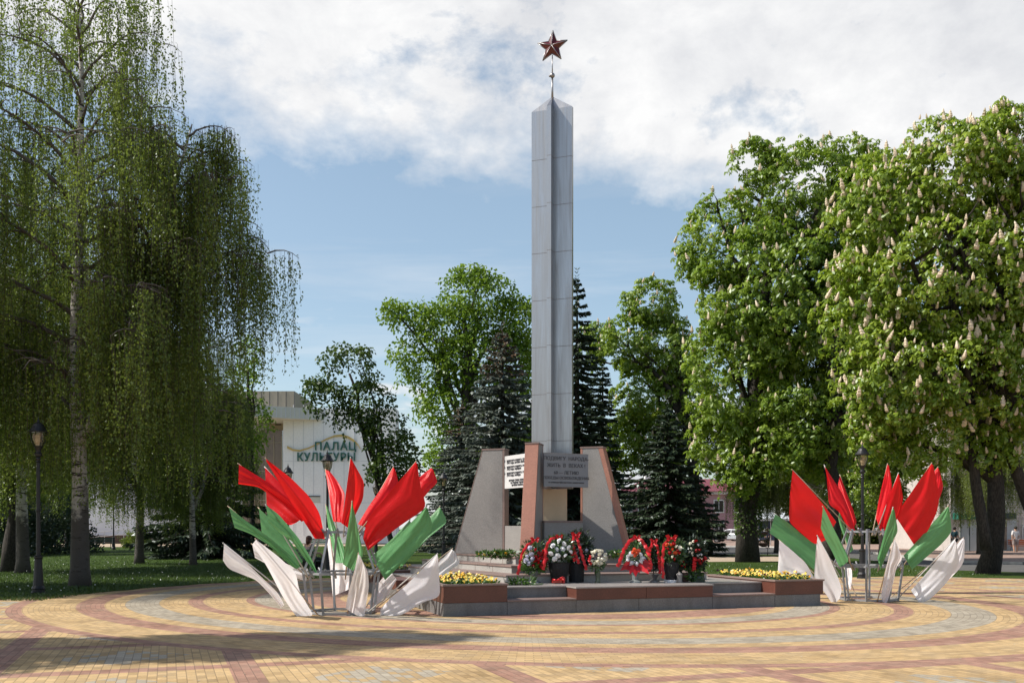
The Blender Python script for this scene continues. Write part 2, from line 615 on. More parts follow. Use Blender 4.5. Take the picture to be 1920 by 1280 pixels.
# ---------------------------------------------------------------- granite and steel
m_gr = mat('grey_granite', (0.215, 0.21, 0.21), 0.55, 0.22, 2.2, col2=(0.135, 0.13, 0.125), fine=(0.35, 90), spec=0.5, stretch=(1.6, 1.6, .5))
m_grl = mat('light_granite', (0.40, 0.385, 0.36), 0.6, 0.2, 1.4, fine=(0.3, 90), spec=0.5)
m_gp = mat('pillar_granite', (0.30, 0.285, 0.27), 0.5, 0.2, 0.9, col2=(0.24, 0.23, 0.22), fine=(0.35, 80), spec=0.5)
m_red = mat('red_granite', (0.150, 0.054, 0.036), 0.4, 0.3, 2.0, col2=(0.105, 0.038, 0.026), fine=(0.35, 90), spec=0.5)
m_sal = mat('salmon_granite', (0.43, 0.20, 0.14), 0.5, 0.2, 2.0, fine=(0.3, 80), spec=0.5)
m_cap = mat('brown_granite', (0.27, 0.19, 0.165), 0.5, 0.25, 2.0, fine=(0.3, 80), spec=0.5)
m_top = mat('platform_slabs', (0.36, 0.33, 0.31), 0.35, 0.2, 1.1, fine=(0.25, 60), spec=0.5)
m_plq = mat('plaque_grey', (0.235, 0.245, 0.265), 0.45, 0.1, 3)
m_plw = mat('plaque_white', (0.60, 0.60, 0.60), 0.5, 0.06, 3)
m_let = mat('dark_lettering', (0.085, 0.085, 0.095), 0.6, 0.1)
m_star = mat('star_red', (0.10, 0.008, 0.010), 0.3, 0.2, coat=0.3)
m_rim = mat('star_rim', (0.34, 0.33, 0.33), 0.4, 0.2, metal=0.8)
m_core = mat('core_panel', (0.62, 0.49, 0.33), 0.5, 0.15, 2)

def steel_mat():
    m, t, out = newmat('brushed_steel')
    p = t.n('ShaderNodeBsdfPrincipled')
    tc = t.n('ShaderNodeTexCoord').outputs['Object']
    mp = t.n('ShaderNodeMapping')
    mp.inputs['Scale'].default_value = (5, 5, 0.35)
    t.l(tc, mp.inputs[0])
    f = t.ramp(t.noise(mp.outputs[0], 1.6, 6, 0.65, 0.6), [(0.3, 0.0), (0.72, 1.0)])
    c = t.mix(f, (0.435, 0.445, 0.465), (0.31, 0.312, 0.318))
    mp2 = t.n('ShaderNodeMapping')
    mp2.inputs['Scale'].default_value = (22, 22, 0.5)
    t.l(tc, mp2.inputs[0])
    streak = t.ramp(t.noise(mp2.outputs[0], 1.0, 4, 0.6), [(0.55, 0.0), (0.8, 0.55)])
    c = t.mix(streak, c, (0.22, 0.19, 0.165))
    t.l(c, p.inputs['Base Color'])
    p.inputs['Metallic'].default_value = 0.82
    t.l(t.ramp(f, [(0, 0.28), (1, 0.42)]), p.inputs['Roughness'])
    t.l(t.bump(t.noise(mp.outputs[0], 0.7, 3, 0.5), 0.12, 0.03), p.inputs['Normal'])
    t.l(p.outputs[0], out.inputs[0])
    return m
m_steel = steel_mat()
m_seam = mat('steel_seam', (0.22, 0.20, 0.19), 0.7, 0.3, 4)

A0 = Vector((-1.24, 17.83))
U0 = Vector((0.947, 0.321))
N0 = Vector((-0.321, 0.947))
def Q(u, n):
    p = A0 + U0 * u + N0 * n
    return (p.x, p.y)
def rect(u0, u1, n0, n1):
    return [Q(u0, n0), Q(u1, n0), Q(u1, n1), Q(u0, n1)]

# --- stepped platform
plat = thing('granite_platform', 'stepped granite platform, red and grey, carrying the obelisk and its wreaths', 'platform', (1.04, 23.6, 0))
b = MB()
joints = [0.0, 1.216, 2.59, 3.9, 5.515, 6.955, 8.05]
for i in range(6):                                       # plinth blocks with thin open joints along the front
    b.prism(rect(joints[i] + 0.003, joints[i + 1] - 0.003, 0, 1.2), 0, 0.245)
b.prism(rect(0, 8.05, 1.2, 9.4), 0, 0.245)
b.build('plinth', m_gr, plat, bevel=0.006)
for a in ((1.216, 2.59, -0.02, 0.55), (5.515, 6.955, -0.02, 0.55), (-0.02, 0.55, 2.7, 4.0), (-0.02, 0.55, 5.6, 6.9)):
    MB().prism(rect(*a), 0.246, 0.278).build('stair_tread', m_cap, plat, bevel=0.004)
for a in ((2.59, 4.05, -0.015, 0.5), (4.056, 5.515, -0.015, 0.5), (-0.015, 0.5, 4.0, 5.6)):
    MB().prism(rect(*a), 0.247, 0.462).build('front_block', m_red, plat, bevel=0.006)
b = MB()
b.prism(rect(0.5, 7.6, 0.5, 9.0), 0.247, 0.462)
b.build('riser', m_gr, plat, bevel=0.004)
b = MB()
b.prism(rect(2.575, 5.53, -0.03, 0.5), 0.463, 0.492)
for i in range(8):
    for j in range(9):
        u0, n0 = 0.5 + i * 0.8875, 0.5 + j * 0.9445
        b.prism(rect(u0 + .002 if i else 0.47, u0 + 0.8855, n0 + .002 if j else 0.47, n0 + 0.9425), 0.463, 0.490 + random.uniform(-.001, .001))
b.build('paving_slab', m_top, plat, bevel=0.003)
def step_poly(u0, n0, ext):
    c0 = Q(u0, n0)
    c1 = Q(8.03 - u0, n0)
    L = 9.46 - 2 * n0
    l = Vector((-math.sin(math.radians(27)), math.cos(math.radians(27)))) * (L * 1.05)
    return [c0, c1, (c1[0] + N0.x * L, c1[1] + N0.y * L), (c0[0] + l.x, c0[1] + l.y)]
for u0, n0, z0, z1 in ((1.73, 1.60, 0.491, 0.657), (2.09, 2.33, 0.657, 0.817), (2.43, 3.06, 0.817, 0.98)):
    pl_ = step_poly(u0, n0, 0)
    cen = Vector((sum(p[0] for p in pl_) / 4, sum(p[1] for p in pl_) / 4))
    b = MB()
    b.prism(pl_, z0, z1 - 0.032)
    st_ = b.build('step', m_grl, plat)
    big = [tuple(cen + (Vector(p) - cen) * (1 + 0.025 / (Vector(p) - cen).length * 1.4)) for p in pl_]
    b = MB()
    b.prism(big, z1 - 0.0315, z1)
    b.build('nosing', m_cap, st_, bevel=0.004)
    # vertical joints between riser slabs, as narrow dark recess strips standing 2 mm proud
    e0, e1 = Vector(pl_[0]), Vector(pl_[3])
    for k in (0.18, 0.36, 0.54, 0.72):
        p = e0.lerp(e1, k)
        d = (e1 - e0).normalized()
        nn = Vector((-d.y, d.x))
        if nn.x > 0:
            nn = -nn
        p2 = p + nn * 0.002
        MB().box((p2.x, p2.y, (z0 + z1 - .032) / 2), (0.012, 0.004, z1 - z0 - 0.036), math.atan2(d.y, d.x)).build('joint', m_cap, st_)

# --- obelisk monument
mon = thing('obelisk_monument', 'tall steel obelisk topped by a red star, on granite pillars with plaques', 'obelisk', (0.965, 23.6, 0.98))
OC = Vector((0.965, 23.6, 0))
def pol(c, ang, r, s=0.0):
    a = math.radians(ang)
    return Vector((c.x + r * math.cos(a) - s * math.sin(a), c.y + r * math.sin(a) + s * math.cos(a), 0))
# shaft: a cross of four flat fins
PA = 250
fins = {PA: 0.27, PA + 90: 0.505, PA + 180: 0.27, PA + 270: 0.505}
def cross(k=1.0, tk=0.055):
    pts = []
    for i in range(4):
        a = PA + 90 * i
        L = fins[a] * k
        tt = tk
        inner = pol(OC, a, tt, -tt)
        pts += [inner, pol(OC, a, L, -tt), pol(OC, a, L, tt)]
    return [(p.x, p.y) for p in pts]
sh = MB()
c_ = cross()
zs = [2.54, 3.68, 4.80, 5.93, 7.05, 8.18, 9.30, 10.42, 11.60]
for i in range(len(zs) - 1):
    sh.prism(c_, zs[i] + (0.006 if i else 0), zs[i + 1] - 0.006)
top = [(OC.x + (p[0] - OC.x) * 0.05, OC.y + (p[1] - OC.y) * 0.05) for p in c_]
sh.prism(c_, 11.594, 11.90, top)
shaft = sh.build('shaft', m_steel, mon)
c2 = cross(0.994, 0.052)
for z in zs[1:-1]:
    MB().prism(c2, z - 0.0062, z + 0.0062).build('seam', m_seam, shaft)
b = MB()
zstar = CH + (HZ - 88) / F * 23.6
b.tube([(OC.x, OC.y, 11.8), (OC.x, OC.y, 12.42)], [0.028, 0.02], 10)
b.tube([(OC.x, OC.y, 12.42), (OC.x, OC.y, zstar - 0.2)], [0.014, 0.012], 8)
b.ball((OC.x, OC.y, 12.42), 0.062, 12)
b.ball((OC.x - 0.06, OC.y - 0.02, 12.40), 0.03, 8)
b.build('spire', m_rim, mon, smooth=True)
# star: five points, raised to a ridge front and back, each facet framed
SR, SI, SD = 0.385, 0.165, 0.10
yaw = math.radians(-16)
def star_pt(k, r, d=0.0):
    a = PI / 2 + k * PI / 5 - math.radians(2)
    x, z = r * math.cos(a), r * math.sin(a)
    return Vector((OC.x + x * math.cos(yaw) - d * math.sin(yaw), OC.y + x * math.sin(yaw) * 1.0 + d * math.cos(yaw), zstar + z))
b = MB()
ring_ = [star_pt(k, SR if k % 2 == 0 else SI) for k in range(10)]
fr, bk = star_pt(0, 0, -SD), star_pt(0, 0, SD)
b.add(ring_ + [fr, bk], [(k, (k + 1) % 10, 10) for k in range(10)] + [((k + 1) % 10, k, 11) for k in range(10)])
star = b.build('star', m_star, mon)
b = MB()
for k in range(10):
    b.tube([ring_[k], ring_[(k + 1) % 10]], 0.012, 5)
    if k % 2 == 0:
        b.tube([fr, ring_[k]], [0.006, 0.012], 5)
        b.tube([bk, ring_[k]], [0.006, 0.012], 5)
b.build('rim', m_rim, star, smooth=True)

# pillars
PC = Vector((0.78, 23.69, 0))
Z0, Z1 = 0.982, 3.50
def pillar(ang, ri, rb, rt, zt, wd=0.15, clad=0.055, cm=None):
    def P3(r, s, z):
        p = pol(PC, ang, r, s)
        return (p.x, p.y, z)
    b = MB()
    vs = [P3(ri, -wd, Z0), P3(rb, -wd, Z0), P3(rb, wd, Z0), P3(ri, wd, Z0), P3(ri, -wd, zt), P3(rt, -wd, zt), P3(rt, wd, zt), P3(ri, wd, zt)]
    BX = [(3, 2, 1, 0), (4, 5, 6, 7), (0, 1, 5, 4), (1, 2, 6, 5), (2, 3, 7, 6), (3, 0, 4, 7)]
    b.add(vs, BX)
    pil = b.build('pillar', m_gp, mon, bevel=0.006)
    b = MB()
    w2 = wd + 0.003
    b.add([P3(rb + .001, -w2, Z0), P3(rb + clad, -w2, Z0), P3(rb + clad, w2, Z0), P3(rb + .001, w2, Z0), P3(rt + .001, -w2, zt), P3(rt + clad, -w2, zt), P3(rt + clad, w2, zt), P3(rt + .001, w2, zt)], BX)
    b.build('cladding', cm or m_sal, pil, bevel=0.005)
    b = MB()
    b.add([P3(ri - .05, -w2, Z0), P3(ri - .001, -w2, Z0), P3(ri - .001, w2, Z0), P3(ri - .05, w2, Z0), P3(ri - .05, -w2, zt), P3(ri - .001, -w2, zt), P3(ri - .001, w2, zt), P3(ri - .05, w2, zt)], BX)
    b.build('edge_trim', m_cap if ang == 160 else m_sal, pil)
    b = MB()
    w3 = wd + 0.012
    b.add([P3(ri - .06, -w3, zt + .001), P3(rt + clad + .012, -w3, zt + .001), P3(rt + clad + .012, w3, zt + .001), P3(ri - .06, w3, zt + .001), P3(ri - .06, -w3, zt + .035), P3(rt + clad + .01, -w3, zt + .035), P3(rt + clad + .01, w3, zt + .035), P3(ri - .06, w3, zt + .035)], BX)
    b.build('coping', m_cap, pil)
    return pil
pillar(257, 0.97, 2.02, 1.42, Z1)
pillar(340, 0.99, 2.02, 1.37, Z1 - .02, clad=.11)
pillar(160, 1.02, 2.28, 1.53, Z1, clad=.022, cm=m_cap)
pillar(77, 0.97, 1.9, 1.4, Z1)
# core column and the low panels between the pillars
b = MB()
b.box((0.905, 23.62, 1.76), (0.80, 0.50, 1.55), 0)
b.build('core', m_core, mon, bevel=0.01)
def wall_between(p0, p1, z0, z1, th, name, material, parent):
    d = (p1 - p0).normalized()
    nn = Vector((-d.y, d.x, 0)) * th
    b = MB()
    b.prism([(p0.x, p0.y), (p1.x, p1.y), (p1.x + nn.x, p1.y + nn.y), (p0.x + nn.x, p0.y + nn.y)], z0, z1)
    return b.build(name, material, parent, bevel=0.004)
cR = W(1021, 900, 22.42)
rI = W(1093, 900, 22.95)
lw = wall_between(Vector((cR.x, cR.y, 0)), Vector((rI.x, rI.y, 0)), 0.982, 1.73, 0.10, 'low_wall', m_gp, mon)
wall_between(Vector((cR.x, cR.y - .012, 0)), Vector((rI.x, rI.y - .012, 0)), 1.731, 1.775, 0.12, 'trim', m_cap, lw)
cL = W(997, 900, 22.6)
lI = W(946, 900, 23.9)
wall_between(Vector((lI.x, lI.y, 0)), Vector((cL.x, cL.y, 0)), 0.982, 1.66, 0.10, 'low_wall', m_gp, mon)
def plaque(p0, p1, z0, z1, material, lines, lm, th=0.05):
    d = (p1 - p0)
    d.z = 0
    L = d.length
    d.normalize()
    nn = Vector((d.y, -d.x, 0))
    pq = wall_between(Vector((p0.x, p0.y, 0)), Vector((p1.x, p1.y, 0)), z0, z1, th, 'plaque', material, mon)
    ang = math.atan2(d.y, d.x)
    for txt, fx, fz, size, al in lines:
        cu = bpy.data.curves.new('lettering', 'FONT')
        cu.body = txt
        cu.size = size
        cu.align_x = al
        cu.align_y = 'CENTER'
        cu.extrude = 0.004
        cu.offset = 0.0
        cu.materials.append(lm)
        o = bpy.data.objects.new('lettering', cu)
        COL.objects.link(o)
        pos = p0 + d * (L * fx) + nn * 0.005
        o.location = (pos.x, pos.y, z0 + (z1 - z0) * fz)
        o.rotation_euler = (PI / 2, 0, ang)
        attach(o, pq)
        text_to_mesh(o)
    return pq
pl1 = plaque(W(1020, 900, 22.36), W(1103, 900, 22.88), 2.545, 3.315, m_plq, [
    ('ПОДВИГУ  НАРОДА-', .5, .84, .118, 'CENTER'), ('ЖИТЬ  В  ВЕКАХ !', .5, .635, .118, 'CENTER'),
    ('60 — ЛЕТИЮ', .5, .42, .105, 'CENTER'), ('ПОБЕДЫ ОСВОБОЖДЕНИЯ', .5, .265, .090, 'CENTER'), ('от немецко-фашистских захватчиков', .5, .135, .052, 'CENTER')], m_let)
b = MB()
p0, p1 = W(1020, 900, 22.36), W(1103, 900, 22.88)
ww = []
for zz0 in (2.545, 3.305):
    ww.append((zz0, zz0 + .012))
for a_, c2_ in ww:
    wall_between(Vector((p0.x, p0.y - .004, 0)), Vector((p1.x, p1.y - .004, 0)), a_, c2_, .01, 'border', m_gp, pl1)
plaque(W(943.5, 900, 23.95), W(1004, 900, 22.5), 2.556, 3.34, m_plw, [
    ('★', .055, .835, .09, 'CENTER'), ('воинского подвига, сражения', .12, .85, .083, 'LEFT'), ('1941 года, начала войны', .12, .775, .083, 'LEFT'),
    ('★', .055, .645, .09, 'CENTER'), ('воинского подвига, партизан', .12, .66, .083, 'LEFT'), ('1942 года, отрядов', .12, .585, .083, 'LEFT'),
    ('★', .055, .455, .09, 'CENTER'), ('воинского подвига, солдат', .12, .47, .083, 'LEFT'), ('1944 года, победы', .12, .395, .083, 'LEFT'),
    ('вечная слава павшим', .46, .245, .083, 'CENTER'), ('за Родину героям', .46, .17, .083, 'CENTER'), ('вечная память', .46, .095, .083, 'CENTER')], m_let)

# --- planters with pansies
m_soil = mat('soil', (0.045, 0.03, 0.02), 0.95, 0.4, 12)
m_pleaf = thin('pansy_leaf', (0.04, 0.10, 0.015), (0.10, 0.19, 0.03), 0.3, 0.05, 0.3, 3)
m_pyel = thin('pansy_yellow', (0.80, 0.55, 0.03), (0.85, 0.72, 0.25), 0.25, 0.02, 0.25, 4)
m_pora = thin('pansy_orange', (0.75, 0.30, 0.02), (0.85, 0.50, 0.03), 0.25, 0.02, 0.3, 4)
m_pdark = thin('pansy_dark', (0.05, 0.01, 0.03), (0.03, 0.01, 0.015), 0.15, 0.02)
def planter(u0, u1, n0, n1, ztop, label):
    r = rect(u0, u1, n0, n1)
    c = Q((u0 + u1) / 2, (n0 + n1) / 2)
    root = thing('flower_planter', label, 'planter', (c[0], c[1], 0.246), 'red granite planters on the platform corners')
    th = 0.09
    b = MB()
    for a in ((u0, u1, n0, n0 + th), (u0, u1, n1 - th, n1), (u0, u0 + th, n0 + th, n1 - th), (u1 - th, u1, n0 + th, n1 - th)):
        b.prism(rect(*a), 0.2465, ztop - 0.035)
    b.build('box', m_red, root, bevel=0.006)
    b = MB()
    e = 0.02
    for a in ((u0 - e, u1 + e, n0 - e, n0 + th + e), (u0 - e, u1 + e, n1 - th - e, n1 + e), (u0 - e, u0 + th + e, n0 + th + e, n1 - th - e), (u1 - th - e, u1 + e, n0 + th + e, n1 - th - e)):
        b.prism(rect(*a), ztop - 0.0345, ztop)
    b.build('coping', m_cap, root, bevel=0.004)
    b = MB()
    b.prism(rect(u0 + th, u1 - th, n0 + th, n1 - th), ztop - .25, ztop - .04)
    b.build('soil', m_soil, root)
    # pansies
    area = (u1 - u0 - 2 * th) * (n1 - n0 - 2 * th)
    return root, (u0 + th + .02, u1 - th - .02, n0 + th + .02, n1 - th - .02, ztop)
def pansies(box_, label, dens=340):
    u0, u1, n0, n1, z = box_
    k = int((u1 - u0) * (n1 - n0) * dens)
    us, ns = rng.uniform(u0, u1, k), rng.uniform(n0, n1, k)
    C = np.stack([A0.x + U0.x * us + N0.x * ns, A0.y + U0.y * us + N0.y * ns, np.full(k, z - .03) + rng.uniform(0, .07, k)], 1)
    cen = Vector((C[:, 0].mean(), C[:, 1].mean(), z - .04))
    root = thing('pansies', label, 'flowers', cen)
    root['kind'] = 'stuff'
    Dl = unit(np.stack([rng.normal(size=k), rng.normal(size=k), np.abs(rng.normal(.5, .4, k))], 1))
    CC = np.concatenate([C, C + rng.normal(0, .03, C.shape)])
    quads_object('foliage', leaf_quads(CC - [0, 0, .02], np.concatenate([Dl, unit(Dl + rng.normal(0, .8, Dl.shape))]), rand_dirs(2 * k), rng.uniform(.06, .11, 2 * k), rng.uniform(.035, .05, 2 * k)), m_pleaf, root)
    kind = rng.random(k)
    for name, mm, lo, hi in (('yellow_blossom', m_pyel, 0, .36), ('orange_blossom', m_pora, .36, .47), ('dark_blossom', m_pdark, .47, .53)):
        s = (kind >= lo) & (kind < hi)
        c = C[s] + np.stack([np.zeros(s.sum()), np.zeros(s.sum()), rng.uniform(.03, .10, s.sum())], 1)
        nrm = unit(np.stack([rng.normal(-.2, .45, s.sum()), rng.normal(-.6, .45, s.sum()), rng.uniform(.3, 1, s.sum())], 1))
        t1 = unit(np.cross(nrm, rand_dirs(s.sum())))
        t2 = np.cross(nrm, t1)
        R = rng.uniform(.020, .035, s.sum())[:, None]
        ang = [k_ * 2 * PI / 6 for k_ in range(6)]
        V = np.stack([c + (t1 * math.cos(a) + t2 * math.sin(a)) * R * (1.0 if i % 2 else .8) + nrm * .006 * (i % 2) for i, a in enumerate(ang)], 1)
        quads_object(name, V, mm, root, nv=6)['kind'] = 'stuff'
r1, bx1 = planter(0.0, 1.216, -0.01, 2.7, 0.585, 'red granite planter at the low front corner, its pansies yellow, orange and dark')
r2, bx2 = planter(6.955, 8.11, -0.01, 2.7, 0.55, 'red granite planter beside the farther flag stand, yellow pansies only')
r3, bx3 = planter(0.0, 1.15, 6.9, 9.3, 0.57, 'red granite planter behind the nearer flag stand')
pansies(bx1, 'yellow and orange pansies with a few dark ones, front planter by nearer stand')
pansies(bx2, 'yellow pansies in the planter beside the farther flag stand')
pansies(bx3, 'yellow pansies in the planter behind the nearer flag stand')
# ---------------------------------------------------------------- flag stands and flags
m_frame = mat('grey_painted_steel', (0.33, 0.34, 0.355), 0.45, 0.2, 5, fine=(0.15, 40), metal=0.3)
m_pole = mat('flag_pole', (0.55, 0.42, 0.30), 0.6, 0.25, 8)
m_polew = mat('flag_pole_white', (0.6, 0.58, 0.55), 0.5, 0.2, 8)
def cloth_mat(name, col, trans, tc):
    m, t, out = newmat(name)
    tcn = t.n('ShaderNodeTexCoord').outputs['Object']
    k = t.ramp(t.noise(tcn, 5, 4, 0.6), [(0.3, 0.9), (0.7, 1.05)])
    c = t.mix(1.0, col, k, 'MULTIPLY')
    d = t.n('ShaderNodeBsdfDiffuse')
    t.l(c, d.inputs[0])
    tr = t.n('ShaderNodeBsdfTranslucent')
    tr.inputs[0].default_value = (*tc, 1)
    mx = t.n('ShaderNodeMixShader')
    mx.inputs[0].default_value = trans
    t.l(d.outputs[0], mx.inputs[1])
    t.l(tr.outputs[0], mx.inputs[2])
    gl = t.n('ShaderNodeBsdfGlossy')
    gl.inputs['Roughness'].default_value = 0.38
    m2 = t.n('ShaderNodeMixShader')
    m2.inputs[0].default_value = 0.025
    bp = t.bump(t.noise(tcn, 11, 6, 0.62, 1.2), 0.45, 0.018)
    t.l(bp, d.inputs['Normal'])
    t.l(bp, gl.inputs['Normal'])
    t.l(mx.outputs[0], m2.inputs[1])
    t.l(gl.outputs[0], m2.inputs[2])
    t.l(m2.outputs[0], out.inputs[0])
    return m
m_fl = {'red': cloth_mat('red_cloth', (0.74, 0.014, 0.020), 0.45, (0.95, 0.018, 0.018)),
        'green': cloth_mat('green_cloth', (0.14, 0.37, 0.15), 0.42, (0.20, 0.50, 0.21)),
        'white': cloth_mat('white_cloth', (0.92, 0.90, 0.93), 0.50, (0.98, 0.95, 0.97))}

def flag_stand(cx, cy, label):
    root = thing('flag_stand', label, 'flag stand', (cx, cy, 0.0), 'octagonal flag stands')
    tiers = [(0.04, 0.62), (0.77, 0.72), (1.53, 0.43)]
    def P_(k, tier):
        z, r = tiers[tier]
        a = 2 * PI * (k + 0.5) / 8
        return Vector((cx + r * math.cos(a), cy + r * math.sin(a), z))
    for tier, nm in ((0, 'foot_ring'), (1, 'middle_ring'), (2, 'top_ring')):
        b = MB()
        for k in range(8):
            b.tube([P_(k, tier), P_(k + 1, tier)], 0.030, 4, square=True)
        b.build(nm, m_frame, root)
    for k in range(8):
        b = MB()
        p, q = P_(k, 0), P_(k, 1)
        b.tube([Vector((p.x, p.y, 0.0)), q], 0.028, 4, square=True)
        b.build('leg', m_frame, root)
        b = MB()
        b.tube([q, P_(k, 2) + Vector((0, 0, .05))], 0.026, 4, square=True)
        b.build('upright', m_frame, root)
        for tier in (0, 1, 2):
            pass
    for k in range(8):                                    # short sockets that hold the poles
        for tier in (1, 2):
            z, r = tiers[tier]
            a = 2 * PI * k / 8
            d = Vector((math.cos(a), math.sin(a), 1.0)).normalized()
            p = Vector((cx + (r - .03) * math.cos(a), cy + (r - .03) * math.sin(a), z))
            MB().tube([p - d * .10, p + d * .10], 0.019, 6).build('socket', m_frame, root)
    return root

def resample(pts, n):
    pts = [np.array(p, float) for p in pts]
    d = [0]
    for a, b in zip(pts, pts[1:]):
        d.append(d[-1] + float(np.linalg.norm(b - a)))
    out = []
    for i in range(n):
        s = d[-1] * i / (n - 1)
        k = 0
        while k < len(pts) - 2 and s > d[k + 1]:
            k += 1
        L = d[k + 1] - d[k]
        t_ = 0 if L < 1e-9 else (s - d[k]) / L
        out.append(pts[k] * (1 - t_) + pts[k + 1] * t_)
    return np.array(out)

def smooth(P, it=3):
    for _ in range(it):
        P[1:-1] = (P[:-2] + 2 * P[1:-1] + P[2:]) / 4
    return P

def flag(S, color, dd, A, B, label, group, amp=0.028, wood=True, sag=0.05, seed=0):
    cx, cy, pxm, tiers = S
    rs = random.Random(hash((A[0], B[0])) % 1000)
    z0, r0 = tiers[color]
    tip = W(A[0][0], A[0][1], cy + dd)
    lat = Vector((tip.x - cx, dd))
    ld = lat.normalized()
    base = Vector((cx + ld.x * r0, cy + ld.y * r0, z0))
    root = thing('flag', label, 'flag', base, group)
    # pole
    d = (tip - base).normalized()
    b = MB()
    b.tube([base - d * .12, base.lerp(tip, .5), tip + d * .02], [.0125, .0115, .010], 6)
    b.ball(tip + d * .02, .0135, 6)
    b.build('pole', m_pole if wood else m_polew, root, smooth=True)
    # cloth
    nu, nv = 30, 20
    bp = np.array(proj(base))
    tp = np.array(A[0], float)
    axis = bp - tp
    L2 = float(axis @ axis)
    Pa, Pb = smooth(resample(A, nu)), smooth(resample(B, nu))
    ph = [rs.uniform(0, 6.28) for _ in range(6)]
    vs = []
    for i in range(nu):
        for j in range(nv):
            s = j / (nv - 1)
            p = Pa[i] * (1 - s) + Pb[i] * s
            tt = max(-.05, min(1.1, float((p - tp) @ axis) / L2))
            u = i / (nu - 1)
            Y = (cy + dd) * (1 - tt) + base.y * tt
            fold = math.sin(s * 7.5 + 2.2 * u + ph[0] + 1.2 * math.sin(u * 3 + ph[4])) + 0.55 * math.sin(s * 15 - 3 * u + ph[1]) + 0.5 * math.sin(u * 9 + s * 4 + ph[2]) + .3 * math.sin(s * 24 + u * 6 + ph[5]) + .9 * math.sin(s * 19 + ph[1]) * math.exp(-2.2 * u) * min(1, 3 * s)
            env = min(1.0, .12 + 2.2 * s) * (0.5 + .5 * u)
            Y += amp * (fold - 1.9) * env - abs(sag * math.cos(ph[3])) * math.sin(s * PI * .9) - 0.022
            w_ = W(p[0], p[1], Y)
            vs.append(w_)
    b = MB()
    fs = [(i * nv + j, i * nv + j + 1, (i + 1) * nv + j + 1, (i + 1) * nv + j) for i in range(nu - 1) for j in range(nv - 1)]
    b.add(vs, fs)
    b.build('cloth', m_fl[color], root, smooth=True)
    return root

